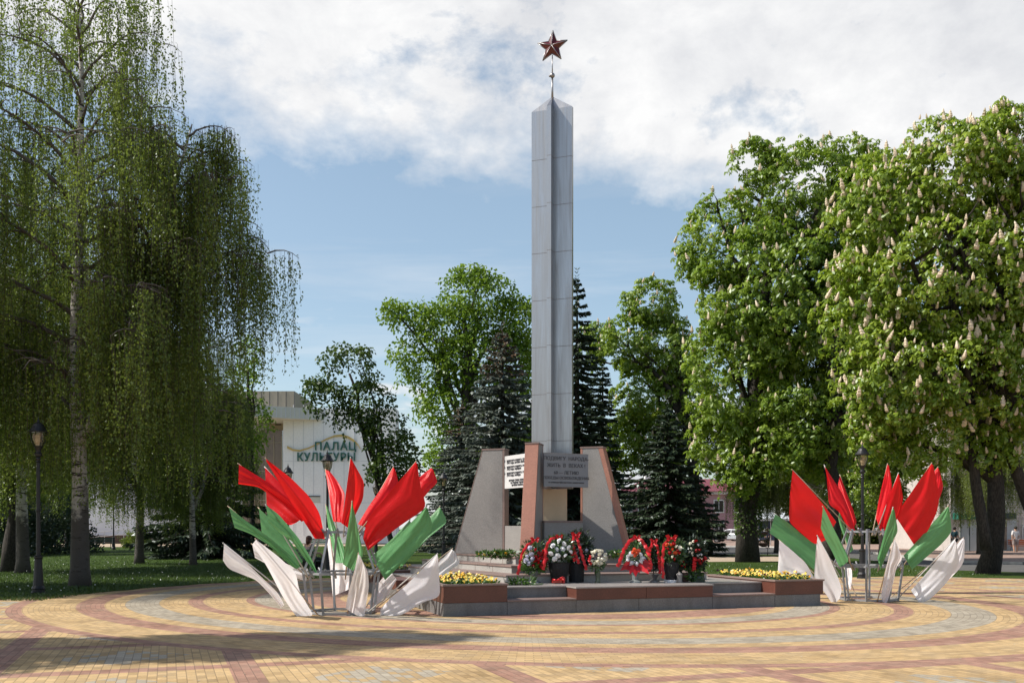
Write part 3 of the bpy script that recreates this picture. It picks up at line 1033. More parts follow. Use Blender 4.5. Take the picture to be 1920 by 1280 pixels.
TI = {'red': (1.53, .43), 'green': (.77, .72), 'white': (.06, .62)}
SL = (-3.2, 18.55, 100.0, TI)
SR_ = (7.90, 21.9, 84.5, TI)
flag_stand(SL[0], SL[1], 'grey octagonal steel flag stand on the lawn side, nearer the camera')
flag_stand(SR_[0], SR_[1], 'grey octagonal steel flag stand before the chestnut trees, farther from the camera')
GL, GRR = 'flags on the nearer stand', 'flags on the farther stand'
near_flags = [
 ('red', -.6, [(448, 870), (505, 905), (560, 950), (573, 972)], [(447, 907), (485, 912), (530, 945), (566, 978)], 'long thin pinkish red flag, outermost over the lawn side of nearer stand'),
 ('red', .7, [(497, 876), (530, 910), (560, 950), (566, 972)], [(500, 946), (520, 967), (543, 985), (556, 979)], 'broad red flag drooping behind the thin pinkish one on nearer stand'),
 ('red', -1.0, [(499, 860), (545, 895), (580, 930), (600, 962), (609, 1010)], [(499, 864), (522, 902), (545, 940), (575, 985), (590, 1009)], 'long red flag bulging diagonally in front of the white wall, nearer stand'),
 ('red', 1.7, [(610, 880), (616, 920), (622, 960), (625, 977)], [(618, 883), (634, 903), (647, 925), (641, 979)], 'narrow red flag directly under the globe lamp behind nearer stand'),
 ('red', -1.6, [(657, 859), (651, 905), (645, 950), (640, 980)], [(660, 862), (683, 903), (681, 935), (654, 990)], 'upright deep red flag in the middle of nearer stand'),
 ('red', 1.3, [(737, 876), (715, 915), (690, 950), (671, 982)], [(741, 880), (748, 905), (735, 945), (690, 990)], 'red flag mostly hidden behind the largest red flag of nearer stand'),
 ('red', -1.0, [(779, 866), (745, 905), (712, 945), (688, 973), (681, 1010)], [(782, 868), (789, 915), (801, 951), (750, 985), (690, 1031)], 'largest sunlit red flag, spread wide toward the obelisk on nearer stand'),
 ('red', .9, [(808, 877), (795, 887), (780, 900), (765, 925)], [(812, 880), (821, 904), (805, 919), (785, 945)], 'small pinkish red flag peeking out behind the largest red flag'),
 ('green', -.5, [(429, 950), (460, 975), (500, 1003), (545, 1040), (563, 1062)], [(440, 989), (470, 1000), (505, 1022), (548, 1063), (556, 1066)], 'long green flag, outermost over the lawn side of nearer stand'),
 ('green', .4, [(485, 952), (510, 975), (545, 1015), (568, 1052)], [(491, 1000), (502, 1022), (530, 1040), (560, 1060)], 'light green crumpled flag between two darker green ones, nearer stand'),
 ('green', -.9, [(499, 947), (522, 963), (560, 1008), (585, 1048), (596, 1077)], [(503, 978), (522, 997), (548, 1014), (573, 1050), (592, 1074)], 'slim green flag running down to the middle ring of nearer stand'),
 ('green', 1.6, [(611, 947), (615, 985), (622, 1020), (630, 1055)], [(614, 949), (628, 985), (642, 1015), (652, 1055)], 'green flag hanging inside the frame behind the uprights of nearer stand'),
 ('green', -1.7, [(660, 941), (653, 985), (647, 1025), (643, 1057)], [(661, 943), (671, 990), (682, 1040), (662, 1070)], 'pointed green flag at the front centre of nearer stand'),
 ('green', 1.0, [(768, 975), (735, 1010), (705, 1035), (690, 1046)], [(775, 985), (758, 1020), (728, 1060), (712, 1066)], 'pale green flag behind the poles of nearer stand, under the largest red flag'),
 ('green', -.8, [(799, 950), (765, 985), (735, 1018), (705, 1056)], [(802, 953), (813, 990), (775, 1035), (722, 1087)], 'widest green flag with a red glow shining through, nearer stand'),
 ('green', .6, [(824, 950), (800, 975), (780, 995), (752, 1040)], [(829, 957), (840, 978), (800, 1010), (750, 1066)], 'pale sunlit green flag, outermost on the obelisk side of nearer stand'),
 ('white', -.8, [(420, 1019), (448, 1040), (485, 1076), (521, 1110), (533, 1133)], [(418, 1050), (428, 1066), (481, 1087), (505, 1112), (527, 1139)], 'long white flag stretched low across the paving, outermost on nearer stand'),
 ('white', -1.5, [(480, 1011), (520, 1041), (556, 1074), (560, 1105), (586, 1150)], [(473, 1020), (500, 1060), (530, 1118), (555, 1155), (576, 1167)], 'broad white flag whose lower corner touches the paving, nearer stand'),
 ('white', .5, [(473, 1020), (510, 1042), (545, 1060), (577, 1065)], [(478, 1045), (510, 1062), (545, 1080), (574, 1089)], 'small white flag almost hidden behind the broad white one'),
 ('white', 1.5, [(613, 1005), (617, 1045), (621, 1085), (624, 1117)], [(640, 1030), (658, 1058), (662, 1085), (655, 1104)], 'white flag hanging behind the steel legs of nearer stand'),
 ('white', -1.6, [(672, 1038), (663, 1075), (653, 1110), (648, 1140)], [(675, 1041), (690, 1072), (692, 1098), (682, 1161)], 'pointed cream white flag at the front centre of nearer stand'),
 ('white', 1.1, [(733, 1071), (715, 1085), (700, 1108), (690, 1132)], [(744, 1086), (735, 1102), (722, 1125), (700, 1137)], 'white flag in the shadow behind the biggest white flag'),
 ('white', -1.0, [(819, 1039), (790, 1068), (762, 1096), (735, 1118), (714, 1140)], [(821, 1041), (826, 1119), (795, 1127), (755, 1152), (712, 1161)], 'biggest white flag, half in shade, before the mixed pansy planter'),
 ('white', .8, [(847, 1029), (833, 1043), (819, 1057), (800, 1080)], [(853, 1034), (863, 1055), (838, 1073), (815, 1090)], 'bright white flag tip rising above the mixed pansy planter'),
]
far_flags = [
 ('red', -.8, [(1486, 881), (1515, 912), (1544, 945), (1568, 978)], [(1481, 930), (1479, 978), (1503, 1000), (1528, 1021), (1548, 1012)], 'very wide red flag hanging above the planter, farther stand'),
 ('red', .6, [(1546, 873), (1560, 895), (1580, 925), (1592, 955), (1604, 994)], [(1550, 890), (1554, 946), (1573, 958), (1582, 975), (1592, 995)], 'red flag with a knobbed pole tip, second along farther stand'),
 ('red', 1.3, [(1575, 891), (1590, 930), (1600, 955), (1606, 978)], [(1571, 908), (1580, 940), (1592, 970), (1600, 990)], 'thin dark red flag beside the street lamp behind farther stand'),
 ('red', 1.5, [(1664, 870), (1655, 905), (1647, 940), (1642, 970)], [(1667, 873), (1673, 910), (1666, 955), (1652, 997)], 'tall slim pinkish red flag just past the street lamp, farther stand'),
 ('red', -1.4, [(1684, 888), (1673, 915), (1662, 943), (1655, 985)], [(1686, 890), (1694, 935), (1687, 965), (1662, 1003)], 'short upright red flag with a pointed top, farther stand'),
 ('red', -.9, [(1746, 869), (1722, 903), (1698, 938), (1678, 966)], [(1750, 872), (1762, 930), (1757, 960), (1737, 1000), (1718, 1027)], 'biggest billowing red flag, toward the street on farther stand'),
 ('red', .8, [(1758, 876), (1752, 883), (1747, 895), (1744, 920)], [(1761, 880), (1769, 912), (1764, 928), (1752, 955)], 'small red flag tucked behind the biggest billowing one'),
 ('green', -.5, [(1453, 963), (1478, 979), (1503, 1001), (1530, 1022), (1545, 1040)], [(1443, 999), (1461, 1011), (1487, 1033), (1512, 1055), (1526, 1067)], 'broad green flag stretched over the planter flowers, farther stand'),
 ('green', -1.3, [(1543, 950), (1558, 980), (1575, 1012), (1592, 1046), (1590, 1052)], [(1539, 990), (1547, 1010), (1560, 1033), (1575, 1065), (1580, 1060)], 'long green flag pointing down to the middle ring, farther stand'),
 ('green', 1.2, [(1574, 960), (1580, 975), (1590, 1000), (1600, 1030)], [(1571, 970), (1575, 985), (1582, 1005), (1594, 1035)], 'narrow green flag sliver in shadow behind farther stand'),
 ('green', -1.6, [(1674, 952), (1662, 985), (1650, 1030), (1645, 1045)], [(1677, 955), (1684, 995), (1666, 1030), (1651, 1067)], 'limp light green flag beside the steel uprights of farther stand'),
 ('green', -.6, [(1777, 949), (1757, 970), (1725, 1008), (1694, 1041)], [(1780, 953), (1785, 997), (1765, 1020), (1738, 1043), (1710, 1067)], 'wide green flag under the billowing red one, farther stand'),
 ('white', .8, [(1461, 1012), (1487, 1033), (1512, 1056), (1527, 1083)], [(1460, 1045), (1458, 1078), (1490, 1088), (1522, 1092)], 'white flag hanging behind the yellow pansies of the planter'),
 ('white', -1.2, [(1533, 1005), (1551, 1036), (1572, 1083), (1579, 1105), (1574, 1122)], [(1530, 1030), (1526, 1085), (1540, 1102), (1552, 1118), (1562, 1134)], 'tall white flag draped in front of the planter corner'),
 ('white', 1.3, [(1583, 1064), (1587, 1080), (1593, 1104)], [(1597, 1064), (1598, 1080), (1596, 1104)], 'thin white flag strip seen between the legs of farther stand'),
 ('white', -1.6, [(1677, 1010), (1663, 1058), (1656, 1090), (1652, 1115), (1655, 1128)], [(1681, 1018), (1693, 1047), (1680, 1062), (1676, 1088), (1661, 1136)], 'slim white flag at the front centre of farther stand'),
 ('white', -.9, [(1790, 1011), (1760, 1045), (1730, 1082), (1708, 1106)], [(1793, 1016), (1800, 1055), (1775, 1092), (1745, 1122), (1725, 1132)], 'big white flag with a shadow patch, lowest toward the street'),
 ('white', .9, [(1806, 1008), (1800, 1013), (1790, 1025), (1785, 1060)], [(1809, 1012), (1808, 1050), (1800, 1065), (1780, 1085)], 'greyish white flag behind the big white one, toward the street'),
]
for i, (c, dd, A, B, lab) in enumerate(near_flags):
    flag(SL, c, dd, A, B, lab, GL, wood=(i % 3 != 1))
for i, (c, dd, A, B, lab) in enumerate(far_flags):
    flag(SR_, c, dd, A, B, lab, GRR, wood=(i % 3 != 1))
# ---------------------------------------------------------------- trees
m_bark = mat('dark_bark', (0.060, 0.050, 0.042), 0.95, 0.5, 3.0, fine=(0.5, 22), bump=0.8, bscale=14, stretch=(1, 1, 0.35))
m_barkg = mat('grey_bark', (0.115, 0.10, 0.085), 0.95, 0.4, 3.0, fine=(0.5, 18), bump=0.8, bscale=12, stretch=(1, 1, 0.35))
def birch_bark():
    m, t, out = newmat('birch_bark')
    p = t.n('ShaderNodeBsdfPrincipled')
    tc = t.n('ShaderNodeTexCoord').outputs['Object']
    s = t.n('ShaderNodeSeparateXYZ')
    t.l(tc, s.inputs[0])
    mp = t.n('ShaderNodeMapping')
    mp.inputs['Scale'].default_value = (2.2, 2.2, 9)
    t.l(tc, mp.inputs[0])
    marks = t.ramp(t.noise(mp.outputs[0], 1.3, 5, 0.65), [(0.54, 0.0), (0.60, 1.0)])
    low = t.ramp(t.m('ADD', t.m('MULTIPLY', s.outputs[2], 0.2), t.m('MULTIPLY', t.noise(tc, 2.5, 5, 0.7), 0.9)), [(0.85, 1.0), (1.1, 0.0)])
    c = t.mix(t.ramp(t.noise(tc, 5, 4), [(0.3, 0), (0.7, 1)]), (0.58, 0.55, 0.50), (0.42, 0.38, 0.33))
    c = t.mix(t.m('MAXIMUM', marks, t.m('MULTIPLY', low, 0.93)), c, (0.045, 0.036, 0.030))
    t.l(c, p.inputs['Base Color'])
    p.inputs['Roughness'].default_value = 0.85
    t.l(t.bump(t.noise(mp.outputs[0], 3, 4, 0.7), 0.6, 0.04), p.inputs['Normal'])
    t.l(p.outputs[0], out.inputs[0])
    return m
m_birch = birch_bark()
m_twig = mat('birch_twig', (0.075, 0.055, 0.045), 0.8, 0.3, 4)
m_limb = mat('birch_limb', (0.17, 0.145, 0.125), 0.85, 0.6, 2.5, col2=(0.06, 0.048, 0.04))
m_lbirch = thin('birch_leaf', (0.085, 0.140, 0.018), (0.255, 0.325, 0.048), 0.52, 0.03, 0.45, 0.45)
m_lchest = thin('chestnut_leaf', (0.088, 0.180, 0.012), (0.325, 0.430, 0.042), 0.50, 0.03, 0.40, 0.6)
m_lchest2 = thin('chestnut_leaf_yellowish', (0.105, 0.205, 0.012), (0.380, 0.480, 0.048), 0.50, 0.03, 0.40, 0.6)
m_llind = thin('linden_leaf', (0.085, 0.170, 0.014), (0.270, 0.390, 0.034), 0.50, 0.03, 0.45, 0.35)
m_lmap = thin('maple_leaf', (0.034, 0.070, 0.012), (0.11, 0.165, 0.026), 0.38, 0.03, 0.45, 0.5)
m_lspr = thin('spruce_needles', (0.022, 0.040, 0.020), (0.060, 0.085, 0.042), 0.2, 0.04, 0.35, 0.8)
m_lblue = thin('blue_spruce_needles', (0.085, 0.105, 0.085), (0.200, 0.230, 0.185), 0.25, 0.04, 0.4, 0.8)
m_lbrown = thin('spruce_cone_tops', (0.10, 0.065, 0.04), (0.14, 0.09, 0.055), 0.1, 0.03)
m_bloss = thin('blossom_cream', (0.68, 0.55, 0.39), (0.80, 0.68, 0.52), 0.25, 0.03, 0.3, 1.0)
m_lbush = thin('bush_leaf', (0.10, 0.15, 0.015), (0.22, 0.27, 0.03), 0.35, 0.05, 0.4, 1.2)

def limb_path(p0, p1, sag=0.0, wig=0.12, n=7, up=0.0):
    p0, p1 = Vector(p0), Vector(p1)
    L = (p1 - p0).length
    pts = []
    for i in range(n + 1):
        t_ = i / n
        q = p0.lerp(p1, t_)
        q.z += up * L * math.sin(PI * t_) * .5 - sag * L * t_ * t_
        if 0 < i < n:
            q += Vector((random.uniform(-1, 1), random.uniform(-1, 1), random.uniform(-1, 1))) * wig * L / n * 1.2
        pts.append(q)
    return pts

def birch(label, group, H=16.8, R=5.1, seed=1, dens=1.0, zmin=2.0, second=True, leaf=None, limbs_n=44):
    random.seed(seed)
    global rng
    rng = np.random.default_rng(seed)
    root = thing('birch_tree', label, 'birch', (0, 0, 0), group)
    b = MB()
    tr = [Vector((0, 0, -.1)), Vector((0, 0, .5)), Vector((-.02, .05, 3)), Vector((-.15, 0, 6)), Vector((-.1, .1, 9)), Vector((0, 0, 11.5)), Vector((.05, 0, 14)), Vector((-.1, 0, H))]
    b.tube(tr, [.33, .255, .205, .165, .14, .11, .065, .02], 12)
    starts = []
    for i in range(limbs_n):
        z = 4.2 + (H - 5.0) * ((i + .5) / limbs_n) ** 0.9
        starts.append((z, None))
    st2 = None
    lb = MB()
    if second:
        st2 = [Vector((.05, 0, 3.9)), Vector((.72, -.1, 5.2)), Vector((1.25, -.2, 7.3)), Vector((2.2, -.1, 9.7)), Vector((2.75, 0, 11.5)), Vector((3.05, .1, 12.75))]
        b.tube(st2, [.16, .15, .12, .085, .05, .02], 9)
        for i in range(18):
            starts.append((5.6 + i * .40, st2))
    def on(path, z):
        for a, c in zip(path, path[1:]):
            if a.z <= z <= c.z:
                return a.lerp(c, (z - a.z) / max(1e-6, c.z - a.z))
        return path[-1].copy()
    anchors = []
    az = random.uniform(0, 6.28)
    for z, path in starts:
        az += 2.4 + random.uniform(-.5, .5)
        p0 = on(path or tr, z)
        k = min(1, max(0, (z - 4) / (H - 4)))
        L = R * (0.80 + .25 * math.sin(min(1, k * 1.6) * PI / 2)) * (1 - max(0, (k - .45) / .55) ** 1.3 * .56) * random.uniform(.7, 1.08)
        if path:
            L *= .62
        if p0.x + L * math.cos(az) > 4.2:
            L = max(.8, (4.2 - p0.x) / math.cos(az))
        el = random.uniform(.55, .95) + .25 * k
        pts = [p0]
        d = Vector((math.cos(az), math.sin(az), 0))
        nseg = 8
        for i in range(1, nseg + 1):
            t_ = i / nseg
            e = el * (1 - 1.75 * t_ ** 1.4)
            pts.append(pts[-1] + (d * math.cos(e) + Vector((0, 0, math.sin(e)))) * (L / nseg) * 1.12 + Vector((random.uniform(-1, 1), random.uniform(-1, 1), random.uniform(-.6, .6))) * .09)
        r0 = .028 + .050 * L / R * (1 - k * .5)
        lb.tube(pts, [r0 * (1 - .88 * i / nseg) for i in range(nseg + 1)], 6)
        for i in range(2, nseg + 1):
            anchors.append((pts[i - 1], pts[i], i / nseg, L))
            # side branches
            if random.random() < .75:
                a2 = az + random.choice((-1, 1)) * random.uniform(.5, 1.2)
                l2 = L * random.uniform(.15, .36)
                q = [pts[i]]
                for j in range(1, 5):
                    e = .45 - 1.1 * j / 4
                    q.append(q[-1] + Vector((math.cos(a2) * math.cos(e), math.sin(a2) * math.cos(e), math.sin(e))) * l2 / 4)
                lb.tube(q, [r0 * .4, r0 * .32, r0 * .22, r0 * .15, .005], 4)
                for j in range(1, 5):
                    anchors.append((q[j - 1], q[j], i / nseg, L))
    b.build('trunk', m_birch, root, smooth=True)
    lb.build('limbs', m_limb, root, smooth=True)['kind'] = 'stuff'
    # hanging strands
    S, Lg = [], []
    for a, c, t_, L in anchors:
        k = int((3.3 if a.z < H * .60 else 2.4 if a.z < H * .75 else 1.7) * dens * (1.6 if a.x > 1.4 and a.z > 7.5 and a.z < 14 else 1) * (.15 if a.y < -.1 and abs(a.x + .1) < .8 else 1) + random.random())
        cx0 = a.lerp(c, random.random())
        for _ in range(k):
            p = a.lerp(c, random.random()).lerp(cx0, .6) + Vector((random.gauss(0, .10), random.gauss(0, .10), 0))
            ln = min(random.uniform(.7, 1.6) + 2.6 * random.random() ** 1.6 * (1.15 if a.z < H * .75 else .75), p.z - zmin - random.uniform(-.5, 1.2))
            if ln > .4:
                S.append(p)
                Lg.append(ln)
    S = np.array([tuple(p) for p in S])
    Lg = np.array(Lg)
    drift = rng.normal(0, .045, (len(S), 2)) + np.array([.012, 0])
    # twigs: narrow ribbons
    rib = []
    ang = rng.uniform(0, PI, len(S))
    wv = np.stack([np.cos(ang), np.sin(ang), 0 * ang], 1) * .0045
    for j in range(3):
        a0, a1 = j / 3, (j + 1) / 3
        def pos(f):
            return S + np.concatenate([drift * (Lg * f)[:, None], -(Lg * f)[:, None]], 1)
        p, q = pos(a0), pos(a1)
        rib.append(np.stack([p - wv, p + wv, q + wv * .6, q - wv * .6], 1))
    quads_object('twigs', np.concatenate(rib), m_twig, root)['kind'] = 'stuff'
    cnt = (Lg * 19 * rng.uniform(.7, 1.25, len(Lg))).astype(int)
    idx = np.repeat(np.arange(len(S)), cnt)
    f = rng.random(len(idx)) ** .85
    f = .06 + .94 * f
    C = S[idx] + np.concatenate([drift[idx] * (Lg[idx] * f)[:, None], -(Lg[idx] * f)[:, None]], 1) + rng.normal(0, .042, (len(idx), 3))
    D = unit(rng.normal(0, .55, (len(idx), 3)) + np.array([0, 0, -.9]))
    V = leaf_quads(C, D, rand_dirs(len(idx)), rng.uniform(.055, .095, len(idx)), rng.uniform(.036, .06, len(idx)))
    quads_object('crown', V, leaf or m_lbirch, root)
    return root

def blob_points(blobs, Y0, base, n, shell=(.62, 1.0)):
    """points inside px ellipses (cx, cy, rx, ry, dY) given real depth; returns local coordinates and outward normals"""
    A = np.array([bl[2] * bl[3] for bl in blobs], float)
    A /= A.sum()
    k = rng.choice(len(blobs), n, p=A)
    B = np.array([(bl + (0,) * (5 - len(bl))) for bl in blobs], float)[k]
    d = rand_dirs(n)
    rad = rng.uniform(shell[0], shell[1], n) ** .7
    Y = Y0 + B[:, 4]
    s = Y / F
    rx, rz = B[:, 2] * s, B[:, 3] * s
    ry = np.minimum(rx, rz) * .95
    off = d * rad[:, None] * np.stack([rx, ry, rz], 1)
    c = np.stack([(B[:, 0] - CX) * s, Y, CH - (B[:, 1] - HZ) * s], 1)
    P = c + off - np.array(base)
    return P, unit(d / np.stack([rx, ry, rz], 1))

def palmate(C, Nrm, size, L=5):
    n = len(C)
    t1 = unit(np.cross(Nrm, rand_dirs(n)))
    t2 = np.cross(Nrm, t1)
    V = []
    for k in range(L):
        a = 2 * PI * k / L + rng.normal(0, .18, n)
        d = t1 * np.cos(a)[:, None] + t2 * np.sin(a)[:, None]
        droop = rng.uniform(.35, .95, n)[:, None]
        D = unit(d - Nrm * droop)
        ln = size * rng.uniform(.8, 1.1, n)
        Sd = unit(np.cross(D, Nrm))
        N2 = np.cross(Sd, D)
        ln_ = ln[:, None]
        w_ = ln_ * .23
        mid = C + D * ln_ * .62
        V.append(np.stack([C, mid + Sd * w_ - N2 * ln_ * .04, C + D * ln_ - N2 * ln_ * .16, mid - Sd * w_ - N2 * ln_ * .04], 1))
    return np.concatenate(V)

def candles(C, h, r):
    """upright blossom candles: stacked tapering six-sided rings"""
    n = len(C)
    prof = [(0.55, 0.0), (1.0, 0.22), (0.72, 0.30), (0.84, 0.48), (0.5, 0.58), (0.55, 0.74), (0.08, 1.0)]
    lean = rng.normal(0, .20, (n, 2))
    V = []
    m = 5
    ph = rng.uniform(0, 6.28, n)
    for (r0, z0), (r1, z1) in zip(prof, prof[1:]):
        for k in range(m):
            q = []
            for rr, zz, kk in ((r0, z0, k), (r0, z0, k + 1), (r1, z1, k + 1), (r1, z1, k)):
                a = ph + 2 * PI * kk / m
                q.append(np.stack([C[:, 0] + r * rr * np.cos(a) + lean[:, 0] * h * zz, C[:, 1] + r * rr * np.sin(a) + lean[:, 1] * h * zz, C[:, 2] + h * zz], 1))
            V.append(np.stack(q, 1))
    return np.concatenate(V)

def trunk_and_limbs(root, base, top, r0, targets, material, r1=None, fork=.35, n=10, name='trunk'):
    b = MB()
    base, top = Vector(base), Vector(top)
    pts = limb_path(base, top, wig=.10, n=8)
    pts[0] = base - Vector((0, 0, .15))
    rad = [r0 * (1.25 if i == 0 else 1) * (1 - .62 * i / 8) for i in range(9)]
    b.tube(pts, rad, n)
    for tg in targets:
        tg = Vector(tg)
        f = min(.95, max(fork, fork + (1 - fork) * random.random() * .7))
        k = f * 8
        i = int(k)
        p = pts[i].lerp(pts[min(8, i + 1)], k - i)
        if tg.z < p.z + .2:
            p = pts[max(2, int(8 * max(.2, (tg.z - base.z) / (top.z - base.z) - .2)))]
        q = limb_path(p, tg, up=.22, wig=.22, n=6)
        L = (tg - p).length
        ra = min(r0 * .5, .03 + .026 * L)
        b.tube(q, [ra * (1 - .85 * j / 6) for j in range(7)], 6)
        for j in (3, 4, 5):
            e = q[j] + Vector((random.uniform(-1, 1), random.uniform(-1, 1), random.uniform(-.1, 1))) * L * .15
            b.tube(limb_path(q[j], e, wig=.2, n=3), [ra * .4, ra * .28, ra * .16, .01], 4)
    return b.build(name, material, root, smooth=True)

def broad_tree(name, label, cat, base, Y0, blobs, nclump, per, size, leafm, trunk_r, top_px, kind='palm', blossom=0.0, bark=None, group=None, spread=.5, drop=.45, bh=.27, br=.085, seed=3, nl=16, shell=(.55, 1.0), fork=.3, gap=-1.1, stems=None):
    random.seed(seed)
    global rng
    rng = np.random.default_rng(seed)
    root = thing(name, label, cat, base, group)
    P, Nn = blob_points(blobs, Y0, (0, 0, 0), nclump, shell)
    q_ = P * (1.9 / max(.6, spread * 2))
    nz = np.sin(q_[:, 0] * 1.7 + 1.3 * np.sin(q_[:, 2] * 1.1)) + np.sin(q_[:, 2] * 1.9 + 1.1 * np.sin(q_[:, 1] * 1.3)) + np.sin(q_[:, 1] * 1.5 + q_[:, 0] * .9)
    ok = (P[:, 2] > 1.2) & (nz > gap)
    P, Nn = P[ok], Nn[ok]
    m = len(P)
    idx = np.repeat(np.arange(m), per)
    n = len(idx)
    ax = unit(Nn + np.array([0, 0, .9]) + rng.normal(0, .25, Nn.shape))[idx]
    t1 = unit(np.cross(ax, rand_dirs(m)[idx]))
    t2 = np.cross(ax, t1)
    rr = np.sqrt(rng.random(n)) * spread * rng.uniform(.6, 1.25, m)[idx]
    a = rng.uniform(0, 2 * PI, n)
    C = P[idx] + (t1 * np.cos(a)[:, None] + t2 * np.sin(a)[:, None]) * rr[:, None] - ax * (rr ** 2)[:, None] * drop / spread + rng.normal(0, .06 * spread / .5, (n, 3))
    if kind == 'palm':
        nr = unit(ax + (C - P[idx]) * .9 + rng.normal(0, .28, (n, 3)) + np.array([0, 0, .35]))
        V = palmate(C, nr, size * rng.uniform(.75, 1.15, n))
    else:
        D = unit((C - P[idx]) * 1.2 / spread + rng.normal(0, .6, (n, 3)) + np.array([0, 0, -.35]))
        V = leaf_quads(C, D, unit(rng.normal(0, .6, (n, 3)) + np.array([0, 0, 1.0])), size * rng.uniform(.7, 1.2, n), size * rng.uniform(.55, .8, n))
    quads_object('crown', V, leafm, root)
    if blossom:
        pick = rng.random(m) < blossom
        outw = np.minimum(1, np.abs(Nn[:, 1] * .7) + Nn[:, 2] * .5 + .7)
        c = P[pick] + unit(Nn[pick] + [0, 0, .9]) * .02 * spread - np.array([0, 0, .05])
        c = c + np.concatenate([rng.normal(0, spread * .22, (len(c), 2)), np.zeros((len(c), 1))], 1)
        s = rng.uniform(.5, 1.25, len(c))
        quads_object('blossoms', candles(c, bh * s, br * s), m_bloss, root)['kind'] = 'stuff'
    tg = [tuple(P[i] - Nn[i] * .3) for i in rng.choice(m, nl, replace=False)]
    tk = trunk_and_limbs(root, base, W(*top_px), trunk_r, tg, bark or m_bark, fork=fork)
    for path, r0_, r1_ in (stems or []):
        pts = [W(p[0], p[1], Y0 + (p[2] if len(p) > 2 else 0)) for p in path]
        q = [Vector(v) for v in smooth(resample([tuple(v) for v in pts], 14), 2)]
        MB().tube(q, [r0_ + (r1_ - r0_) * i / 13 for i in range(14)], 10).build('stem', bark or m_bark, root, smooth=True)
    return root

def spruce(label, H, R, mats, seed, group=None, whorls=30, z0=.3, sparse=1.0, browntop=False, pw=.85):
    random.seed(seed)
    global rng
    rng = np.random.default_rng(seed)
    root = thing('spruce_tree', label, 'spruce', (0, 0, 0), group)
    b = MB()
    b.tube([(0, 0, -.1), (0, 0, H * .5), (0, 0, H)], [.26 * H / 14, .15 * H / 14, .015], 8)
    C, D, Up, L, Wd, top = [], [], [], [], [], []
    for w_ in range(whorls):
        f = (w_ + .5) / whorls
        z = z0 + (H - z0) * f ** 1.05
        nb = 8 if f < .8 else 6
        for k in range(nb):
            a = w_ * 1.1 + 2 * PI * k / nb + random.uniform(-.3, .3)
            l = R * (1 - f) ** pw * random.uniform(.78, 1.12) + .12
            zz = z + random.uniform(-.3, .3) * (H / whorls)
            o = Vector((math.cos(a), math.sin(a), 0))
            dr = .30 + .22 * (1 - f)
            pp = lambda t_: o * (l * t_) + Vector((0, 0, zz - dr * l * t_ + .26 * l * t_ * t_ + (.25 * l * t_ if f > .85 else 0)))
            b.tube([pp(0), pp(.5), pp(1)], [.035 * l / R + .012, .02, .006], 4)
            m = max(4, int(l * 14 * sparse))
            for j in range(m):
                t_ = (j + random.random()) / m
                t_ = .1 + .9 * t_
                p = pp(t_)
                for s in (-1, 1, 0):
                    da = s * random.uniform(.5, 1.15)
                    d = Vector((math.cos(a + da), math.sin(a + da), random.uniform(-.55, .05) if s else random.uniform(-1.2, -.4)))
                    ln = (.20 + .30 * l / R * (1 - .55 * t_)) * random.uniform(.7, 1.25)
                    C.append(p)
                    D.append(d.normalized())
                    L.append(ln)
                    Wd.append(.13 + .08 * random.random())
                    top.append(f)
    for z in np.linspace(H * .93, H + .5, 9):
        for k in range(5):
            a = random.uniform(0, 6.28)
            C.append(Vector((0, 0, z)))
            D.append(Vector((math.cos(a) * .8, math.sin(a) * .8, .9)).normalized())
            L.append(.28)
            Wd.append(.06)
            top.append(1)
    b.build('trunk', m_bark, root)
    C = np.array([tuple(v) for v in C])
    D = np.array([tuple(v) for v in D])
    n = len(C)
    V = leaf_quads(C, D, unit(rng.normal(0, .5, (n, 3)) + [0, 0, 1]), np.array(L), np.array(Wd), .25)
    top = np.array(top)
    if browntop:
        bm = (top > .80) & (rng.random(n) < .45)
        quads_object('cones', V[bm], m_lbrown, root)['kind'] = 'stuff'
        V = V[~bm]
    quads_object('crown', V, mats, root)
    return root

# --- birches on the lawn
BG_ = 'birch trees on the lawn'
bt = birch('tall weeping birch on the lawn behind the lawn lamp, black and white forked trunk', BG_, seed=5, dens=1.2, R=4.6)
bt.location = G(150, 1099)
p_ = Vector((-17.6, 35.5, 0))
copy_tree(bt, p_, 2.2, .92, 'weeping birch at the frame edge with thick dark trunk behind the lamp', BG_)
p_ = Vector((-17.0, 45.0, 0))
copy_tree(bt, p_, 4.4, .80, 'third weeping birch, deeper in the shade behind the forked birch', BG_)
copy_tree(bt, Vector((-13.9, 43.0, 0)), 1.1, .62, 'weeping birch whose strands hang over the far lawn bench', BG_)
copy_tree(bt, Vector((-16.8, 25.6, 0)), 3.3, (.92, .92, .96), 'pale green weeping birch cut off by the frame beside the lamp', BG_)
# the tree outside the frame that shades the foreground paving
# background weeping birches beyond the road
copy_tree(bt, Vector((17.2, 64, 0)), 2.7, .78, 'weeping birch hanging behind the street lamp, far side of the lawn', BG_)
copy_tree(bt, Vector((27.5, 58, 0)), .9, .74, 'weeping birch hanging before the pale building with green sign', BG_)

